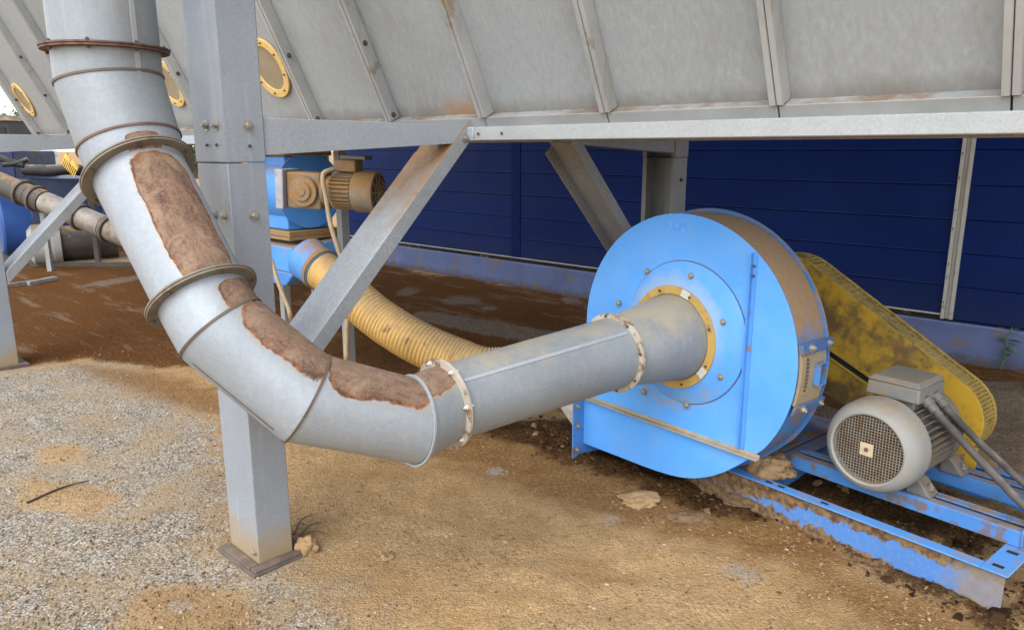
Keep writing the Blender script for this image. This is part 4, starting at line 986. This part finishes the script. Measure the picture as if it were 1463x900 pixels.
TWIG = weathered('twig_bark', (.06, .04, .03), .9, 0, .3, 30)
def onG(u, v, o=.006): p = onz(u, v); return V((p.x, p.y, gz_(p) + o))
twig([onG(38, 718), onG(72, 706), onG(100, 694), onG(126, 686)], .006, 'thin dark twig lying alone on the grey gravel')
TW2 = weathered('dry_stalk', (.16, .10, .055), .9, 0, .3, 30)
for (a, b, lab) in (((425, 772), (470, 768), 'dry brown stalk lying beside the post foot, closest to the pale lump'), ((418, 765), (448, 738), 'dry brown stalk leaning up beside the post foot, steepest of the three'), ((428, 768), (462, 752), 'dry brown stalk beside the post foot, middle of the three')):
    twig([onG(*a), onG((a[0] + b[0]) / 2, (a[1] + b[1]) / 2 - 3, .02), onG(*b, .012)], .005, lab, 'stalk', TW2)
def make_weed():
    base = G(1.0, WP - .04, 0); base = onp(1430, 525, G(0, WP - .05, 0), PH); base.z = 0
    root = thing('weed', base, 'small green weed growing at the foot of the blue plinth', 'weed')
    lm = weathered('weed_leaf', (.09, .17, .05), .6, 0, .3, 20)
    bm = BM(); tube(bm, spline([base, base + V((.01, -.01, .12)), base + V((-.005, -.02, .24)), base + V((.02, -.03, .33))], 6), [.005] * 19, 6); obj('stem', bm, lm, root)
    bm = BM()
    for k in range(26):
        z = .07 + .26 * R.random(); an = R.random() * 6.28; L = .05 + .06 * R.random(); p = base + V((.01, -.02, z)); d = V((math.cos(an), math.sin(an) * .6 - .4, R.uniform(-.3, .6))).normalized(); s = d.cross(UP).normalized() * .012
        v = [bm.verts.new(q) for q in (p, p + d * L * .5 + s, p + d * L - UP * .015, p + d * L * .5 - s)]; bm.faces.new(v)
    obj('leaves', bm, lm, root, 0, 0)
make_weed()
def make_litter():
    light, deep = BM(), BM()
    def chip(p, s, flat, bm):
        q = Matrix.Rotation(R.random() * 6.28, 3, 'Z') @ Matrix.Rotation(R.uniform(-.4, .4), 3, 'X')
        a, b, c = s * R.uniform(.6, 1.3), s * R.uniform(.35, .8), s * flat * R.uniform(.5, 1)
        pts = []
        for z in (0, 1):
            for x, y in ((-1, -.8), (1, -1), (.8, 1), (-1, .9)): pts.append(p + q @ V((x * a * (1 - .25 * z) * R.uniform(.8, 1.2), y * b * (1 - .25 * z) * R.uniform(.8, 1.2), (z - .3) * 2 * c)))
        hexa(bm, pts)
    k = 0
    while k < 15000:
        u = R.uniform(-60, 1520); v = 900 - 430 * R.random() ** 1.3; v = v + 20
        p = onz(u, v)
        if p.length > 9 or p.dot(PH) > 6.3: continue
        g = in_poly(p.x, p.y, GRAVEL) > 0; dk = max(in_poly(p.x, p.y, q) for q in DARKP) > -.05
        p.z = gz_(p)
        if dk: chip(p, R.choice((.003, .004, .006, .008, .011)) if R.random() < .965 else R.uniform(.016, .03), .55, deep)
        elif g and R.random() < .6: chip(p, R.uniform(.003, .0075), .8, light)
        elif noise.noise(V((p.x * 2.2, p.y * 2.2, 4))) > R.uniform(-.35, .45): chip(p, R.uniform(.003, .008), .35, light)
        k += 1
    for nm, bm, lo_, stops, hi_ in (('litter', light, (.10, .06, .03, 1), ((.2, (.24, .15, .07, 1)), (.5, (.30, .20, .11, 1)), (.8, (.30, .21, .12, 1))), (.42, .34, .24, 1)),
                                    ('damp_litter', deep, (.02, .011, .006, 1), ((.4, (.06, .032, .016, 1)), (.75, (.12, .07, .034, 1)), (.93, (.22, .14, .07, 1))), (.26, .18, .11, 1))):
        t = NT(nm + '_chips'); cr = t.n('ShaderNodeValToRGB', {0: t.geo.outputs['Random Per Island']}); e = cr.color_ramp.elements; e[0].color = lo_; e[1].color = hi_
        for pz, cc in stops: x = e.new(pz); x.color = cc
        tag(obj(nm, bm, t.fin(cr.outputs[0], .9, 0, None, .1), None, 0, 0), kind='stuff')
make_litter()

# ------------------------------------------------------------------ second machine line, far left
def far_things():
    DK = weathered('far_dark_pipe', (.07, .06, .05), .6, .1, .3, 6, dust=.25); BARE = weathered('far_bare_pipe', (.24, .205, .165), .5, .2, .3, 7, spots=.25)
    a, b = at(-60, 237, 10.1), at(215, 352, 9.3); ax = (b - a).normalized(); L = (b - a).length
    root = thing('sloping_duct', a, 'distant sloping duct, dark at its upper end and pale below, left of the bent duct', 'duct')
    for f0, f1, m, r in ((0, .40, DK, .145), (.40, .475, BARE if False else DK, .15), (.475, .62, BARE, .14), (.62, .78, BARE, .145), (.78, 1, BARE, .145)):
        bm = BM(); lathe(bm, a + ax * L * (f0 + .002), ax, [(0, r), (L * (f1 - f0 - .004), r)], 24); obj('pipe_section', bm, m, root)
    for f in (.36, .43, .66, .80):
        bm = BM(); annulus(bm, a + ax * L * f, ax, .14, .175, -.02, .02, 24); obj('flange', bm, SEAMM, root)
    bm = BM(); box(bm, lambda x, y, z: at(60, 295, 9.9) + V((x, y, z)), -.03, .03, -.03, .03, -1.2, 0); obj('stand', bm, GALVD, root)
    c = at(-2, 318, 10.5); rr = .46
    root = thing('round_fan', V((c.x, c.y, 0)), 'distant dark blue round fan casing at the edge of the yard', 'industrial fan')
    bm = BM(); lathe(bm, c, V((.75, .6, 0)), [(0, rr - .03), (.03, rr), (.35, rr), (.38, rr - .03)], 48); obj('casing', bm, weathered('far_blue', (.02, .075, .27), .5, 0, .1, 4, dust=.1), root)
    bm = BM(); box(bm, lambda x, y, z: V((c.x + x, c.y + y, z)), -.5, .6, .0, .6, -.02, c.z - rr + .06); obj('pedestal', bm, DK, root, .01)
    c = onz(78, 379); c.z = .31
    root = thing('banded_motor', V((c.x, c.y, 0)), 'distant grey motor with banded round cover near the yellow block', 'electric motor')
    bm = BM(); lathe(bm, c, V((.85, .5, 0)), [(-.28, .2), (-.22, .275), (-.05, .285), (-.045, .275), (.02, .275), (.025, .285), (.12, .285)], 36); obj('fan_cover', bm, weathered('far_grey', (.36, .35, .32), .6, 0, .15, 6, dust=.3), root)
    bm = BM(); lathe(bm, c + V((.85, .5, 0)) * .125, V((.85, .5, 0)), [(0, .24), (.7, .24), (.72, .1), (.8, .1)], 30); obj('stator', bm, DK, root)
    bm = BM(); box(bm, lambda x, y, z: V((c.x + x, c.y + y, z)), -.3, 1.4, -.1, .5, -.02, .06); obj('bed', bm, DK, root)
    def bx(name, u, v, d, sx, sy, sz, m, label, cat, parts=()):
        p = at(u, v, d); root = thing(name, V((p.x, p.y, 0)), label, cat)
        return root, p
    # blue bin with a post behind
    p = at(78, 285, 11.5); q = at(78, 255, 11.5)
    root = thing('blue_bin', V((p.x, p.y, 0)), 'dark blue bin body standing behind the distant duct', 'bin')
    bm = BM(); box(bm, lambda x, y, z: V((p.x + x, p.y + y, z)), -1.0, .7, 0, 1.4, .25, q.z); obj('bin_body', bm, weathered('bin_blue', (.005, .014, .055), .5, 0, .1, 3), root, .02)
    bm = BM()
    for x in (-.9, .55):
        for y in (.1, 1.25): box(bm, lambda a, b, z: V((p.x + a, p.y + b, z)), x, x + .1, y, y + .1, 0, .252)
    obj('bin_legs', bm, DK, root)
    bm = BM(); box(bm, lambda x, y, z: V((p.x + x, p.y + y, z)), -2.6, -.62, .1, 1.2, .25, at(78, 216, 11.5).z); obj('bin_hood', bm, bpy.data.materials['bin_blue'], root, .02)
    # black hose pipe lying across the bin
    a, b = at(36, 243, 11.4), at(100, 242, 11.2)
    bm = BM(); tube(bm, spline([a, at(70, 244, 11.3), b, at(130, 246, 11.4)], 8), .085, 16)
    tag(obj('black_pipe', bm, weathered('black_rubber', (.02, .02, .021), .5, 0, .2, 8, dust=.2), None, 0, 60, loc=a), 'thick black pipe lying across the top of the distant blue bin', 'pipe')
    p = at(69, 222, 15); root = thing('silver_tank', V((p.x, p.y, 0)), 'pale silver upright tank standing behind the black pipe', 'tank')
    bm = BM(); lathe(bm, V((p.x, p.y, 0)), UP, [(.0, .16), (1.58, .16), (1.62, .05)], 24); obj('shell', bm, weathered('tank_silver', (.5, .5, .52), .4, .3, .1, 4), root)
    bm = BM(); annulus(bm, V((p.x, p.y, 1.5)), UP, .16, .175, -.02, .02, 24); obj('band', bm, GALV, root)
    p = at(47, 222, 15.5); root = thing('yellow_pillar', V((p.x, p.y, 0)), 'orange yellow painted pillar beside the silver tank', 'pillar')
    bm = BM(); box(bm, lambda x, y, z: V((p.x + x, p.y + y, z)), -.17, .17, 0, .3, .06, 1.62); obj('shaft', bm, weathered('orange_paint', (.62, .36, .06), .5, 0, .1, 4), root, .02)
    bm = BM(); box(bm, lambda x, y, z: V((p.x + x, p.y + y, z)), -.22, .22, -.05, .35, 0, .058); obj('foot', bm, DK, root, .02)
    p = at(31, 235, 13); root = thing('dark_column', V((p.x, p.y, 0)), 'dark steel column left of the orange pillar', 'column')
    bm = BM(); box(bm, lambda x, y, z: V((p.x + x, p.y + y, z)), -.06, .06, 0, .006, 0, 1.62); box(bm, lambda x, y, z: V((p.x + x, p.y + y, z)), -.06, .06, .114, .12, 0, 1.62); box(bm, lambda x, y, z: V((p.x + x, p.y + y, z)), -.004, .004, .007, .113, 0, 1.62); obj('shaft', bm, DK, root)
    # slotted yellow guard
    a, b = at(92, 222, 10.6), at(122, 252, 10.2); d = (b - a).normalized(); n_ = d.cross(V((0, 1, 0))).normalized()
    root = thing('slotted_guard', V((a.x, a.y, 0)), 'small slotted yellow guard peeping out beside the bent duct', 'belt guard')
    bm = BM(); T = lambda x, y, z: a + d * x + V((0, 1, 0)) * y + n_ * z
    box(bm, T, 0, .5, 0, .02, -.03, .03)
    for k in range(9): box(bm, T, .02 + k * .055, .042 + k * .055, .0, .02, -.14, -.031)
    obj('slotted_plate', bm, YGUARD, root)
    bm = BM(); box(bm, lambda x, y, z: V((b.x + x, b.y + y, z)), -.03, .03, .03, .09, 0, b.z); obj('stay', bm, DK, root)
    p = onz(103, 376); root = thing('yellow_block', p, 'small yellow block lying on the ground by the distant motor', 'block')
    bm = BM(); hexa(bm, [p + V(q) for q in ((-.13, 0, 0), (.16, .05, 0), (.14, .2, 0), (-.12, .18, 0), (-.10, .02, .13), (.12, .06, .17), (.11, .17, .17), (-.09, .15, .13))]); obj('body', bm, YGUARD, root, .012)
    bm = BM(); lathe(bm, p + V((.02, .02, .05)), V((0, -1, .1)), [(-.02, .035), (.03, .035)], 12); obj('eye', bm, DK, root)
    for (u0, v0, u1, v1, lab) in ((0, 413, 62, 404, 'pale batten lying on the brown ground at the yard edge'), (40, 408, 80, 400, 'grey batten lying on brown ground past the pale one')):
        a, b = onG(u0, v0, .03), onG(u1, v1, .03); d = (b - a); L = d.length; d.normalize(); s = d.cross(UP)
        bm = BM(); box(bm, lambda x, y, z: a + d * x + s * y + UP * z, 0, L, -.03, .03, -.03, .02); tag(obj('batten', bm, GALVD if u0 else BARE, None, .004, 40, loc=a), lab, 'batten')
    for k, (u, lab) in enumerate(((132, 'steel bar on the ground behind the bent duct, first of two'), (146, 'steel bar on the ground behind the bent duct, second of two'))):
        pass
far_things()
def far_cabinet():
    p = at(-6, 215, 16); p.z = 0; ht = at(0, 165, 16).z
    root = thing('dark_cabinet', p, 'tall dark machinery cabinet under the far end of the hopper', 'cabinet')
    T = lambda x, y, z: p + V((x, y, z))
    dk = weathered('cabinet_dark', (.022, .02, .02), .6, 0, .2, 3, dust=.2)
    bm = BM(); box(bm, T, -.8, .36, 0, .8, .08, ht - .12); obj('body', bm, dk, root, .01)
    bm = BM(); hexa(bm, [T(-.84, -.05, ht - .118), T(.40, -.05, ht - .118), T(.40, .85, ht - .118), T(-.84, .85, ht - .118), T(-.6, .1, ht), T(.25, .1, ht), T(.25, .7, ht), T(-.6, .7, ht)]); obj('hood', bm, dk, root)
    bm = BM(); box(bm, T, -.7, .28, -.012, -.001, .15, ht - .25); obj('door', bm, DARK, root, .004)
    bm = BM(); box(bm, T, -.82, .38, .02, .78, 0, .078); obj('plinth', bm, GALVD, root)
    for (u0, v0, u1, v1, r, lab) in ((-5, 224, 34, 236, .05, 'thin dark pipe sloping down towards the distant blue bin'), (4, 236, 40, 228, .035, 'thinner dark pipe rising to the right behind its sloping twin')):
        a, b = at(u0, v0, 11.0), at(u1, v1, 11.1)
        bm = BM(); tube(bm, spline([a, a.lerp(b, .5) - UP * .02, b], 6), r, 12)
        tag(obj('thin_pipe', bm, dk, None, 0, 60, loc=a), lab, 'pipe')
far_cabinet()

def far_background():
    # brick-red shed and trees on the far side of the yard
    p = V((-26.7, 33, 0)); root = thing('red_shed', p, 'faded red shed across the yard, seen past the hopper end', 'shed')
    bm = BM(); box(bm, lambda x, y, z: p + V((x, y, z)), -3, .55, 0, 6, 0, 4.3); obj('wall', bm, weathered('shed_red', (.38, .19, .18), .8, 0, .2, 1.2), root, .03)
    bm = BM(); hexa(bm, [p + V(q) for q in ((-3.2, -.2, 4.3), (.75, -.2, 4.3), (.75, 6.2, 4.3), (-3.2, 6.2, 4.3), (-3.2, 2.9, 5.2), (.75, 2.9, 5.2), (.75, 3.1, 5.2), (-3.2, 3.1, 5.2))]); obj('roof', bm, GALVD, root)
    bm = BM(); box(bm, lambda x, y, z: p + V((x, y, z)), -1.6, -.6, -.05, -.005, 0, 2.1); obj('door', bm, DARK, root)
    LEAF = weathered('leaf_green', (.07, .14, .035), .7, 0, .45, 3, spots=.3, spotc=(.12, .19, .05))
    BARK = weathered('bark', (.09, .07, .05), .9, 0, .3, 8)
    for (x, y, h, rr, lab) in ((-29.0, 46, 4.3, 2.0, 'green leafy tree rising behind the red shed'), (-33, 41, 4.4, 2.0, 'lower green tree to the left of the red shed'), (-22.5, 42, 3.6, 1.9, 'bushy green tree showing beside the silver tank'), (-18.5, 44, 3.2, 1.8, 'pale green low tree behind the bent duct, right of the others')):
        root = thing('tree', V((x, y, 0)), lab, 'tree', 'trees across the yard')
        bm = BM(); tube(bm, spline([V((x, y, 0)), V((x + .1, y, h * .3)), V((x - .1, y, h * .6)), V((x, y, h * .85))], 5), [.18 - .01 * i for i in range(16)], 8)
        for k in range(5):
            an = k * 1.3; tube(bm, [V((x, y, h * .4 + k * .2)), V((x + math.cos(an) * rr * .6, y + math.sin(an) * rr * .6, h * .6 + k * .2))], [.07, .03], 6)
        obj('trunk', bm, BARK, root)
        bm = BM(); cl = []
        for k in range(26):
            d = V((R.gauss(0, 1), R.gauss(0, 1), R.gauss(0, 1))).normalized() * (R.random() ** .4) * rr; cl.append((V((x, y, h * .66)) + V((d.x, d.y, d.z * .8)), R.uniform(.35, .7)))
        for k in range(3800):
            c, s = R.choice(cl); q = c + V((R.gauss(0, 1), R.gauss(0, 1), R.gauss(0, 1))) * s * .5
            if q.z < .5: continue
            a = V((R.uniform(-1, 1), R.uniform(-1, 1), R.uniform(-1, 1))).normalized(); b = a.cross(V((R.random(), R.random(), R.random()))).normalized(); L = R.uniform(.06, .13)
            bm.faces.new([bm.verts.new(q + a * L), bm.verts.new(q + b * L * .6), bm.verts.new(q - a * L), bm.verts.new(q - b * L * .6)])
        obj('crown', bm, LEAF, root, 0, 0)
far_background()

# ------------------------------------------------------------------ light, sky, camera
SUN_EL, SUN_AZ = rad(52), rad(205)        # azimuth the light comes FROM, clockwise from +Y
w = bpy.data.worlds.new('World'); sc.world = w; w.use_nodes = True; nt = w.node_tree; nt.nodes.clear()
sky = nt.nodes.new('ShaderNodeTexSky'); sky.sky_type = 'NISHITA'; sky.sun_disc = False; sky.sun_elevation = SUN_EL; sky.sun_rotation = SUN_AZ
sky.air_density = 1.0; sky.dust_density = 1.0; sky.ozone_density = 1.0
hs = nt.nodes.new('ShaderNodeHueSaturation'); hs.inputs['Saturation'].default_value = .42; hs.inputs['Value'].default_value = 1.0
bg = nt.nodes.new('ShaderNodeBackground'); bg.inputs[1].default_value = .15; out = nt.nodes.new('ShaderNodeOutputWorld')
nt.links.new(sky.outputs[0], hs.inputs['Color']); nt.links.new(hs.outputs[0], bg.inputs[0]); nt.links.new(bg.outputs[0], out.inputs[0])
sl = bpy.data.lights.new('sun', 'SUN'); sl.energy = .65; sl.angle = rad(50); sl.color = (1, .98, .95)
so = link(bpy.data.objects.new('sun', sl)); so.location = (-3, -4, 8)
dirv = V((math.sin(SUN_AZ) * math.cos(SUN_EL), math.cos(SUN_AZ) * math.cos(SUN_EL), math.sin(SUN_EL)))
so.rotation_euler = dirv.to_track_quat('Z', 'Y').to_euler()
cam = bpy.data.cameras.new('camera'); cam.sensor_width = 36; cam.lens = FPX / 1463 * 36; cam.clip_start = .05; cam.clip_end = 2000
co = link(bpy.data.objects.new('camera', cam)); co.location = CAM; co.rotation_euler = (rad(90) - PITCH, 0, 0); sc.camera = co
sc.view_settings.view_transform = 'Standard'; sc.view_settings.look = 'None'; sc.view_settings.gamma = 1; sc.view_settings.exposure = 1.68
sc.view_settings.use_curve_mapping = False
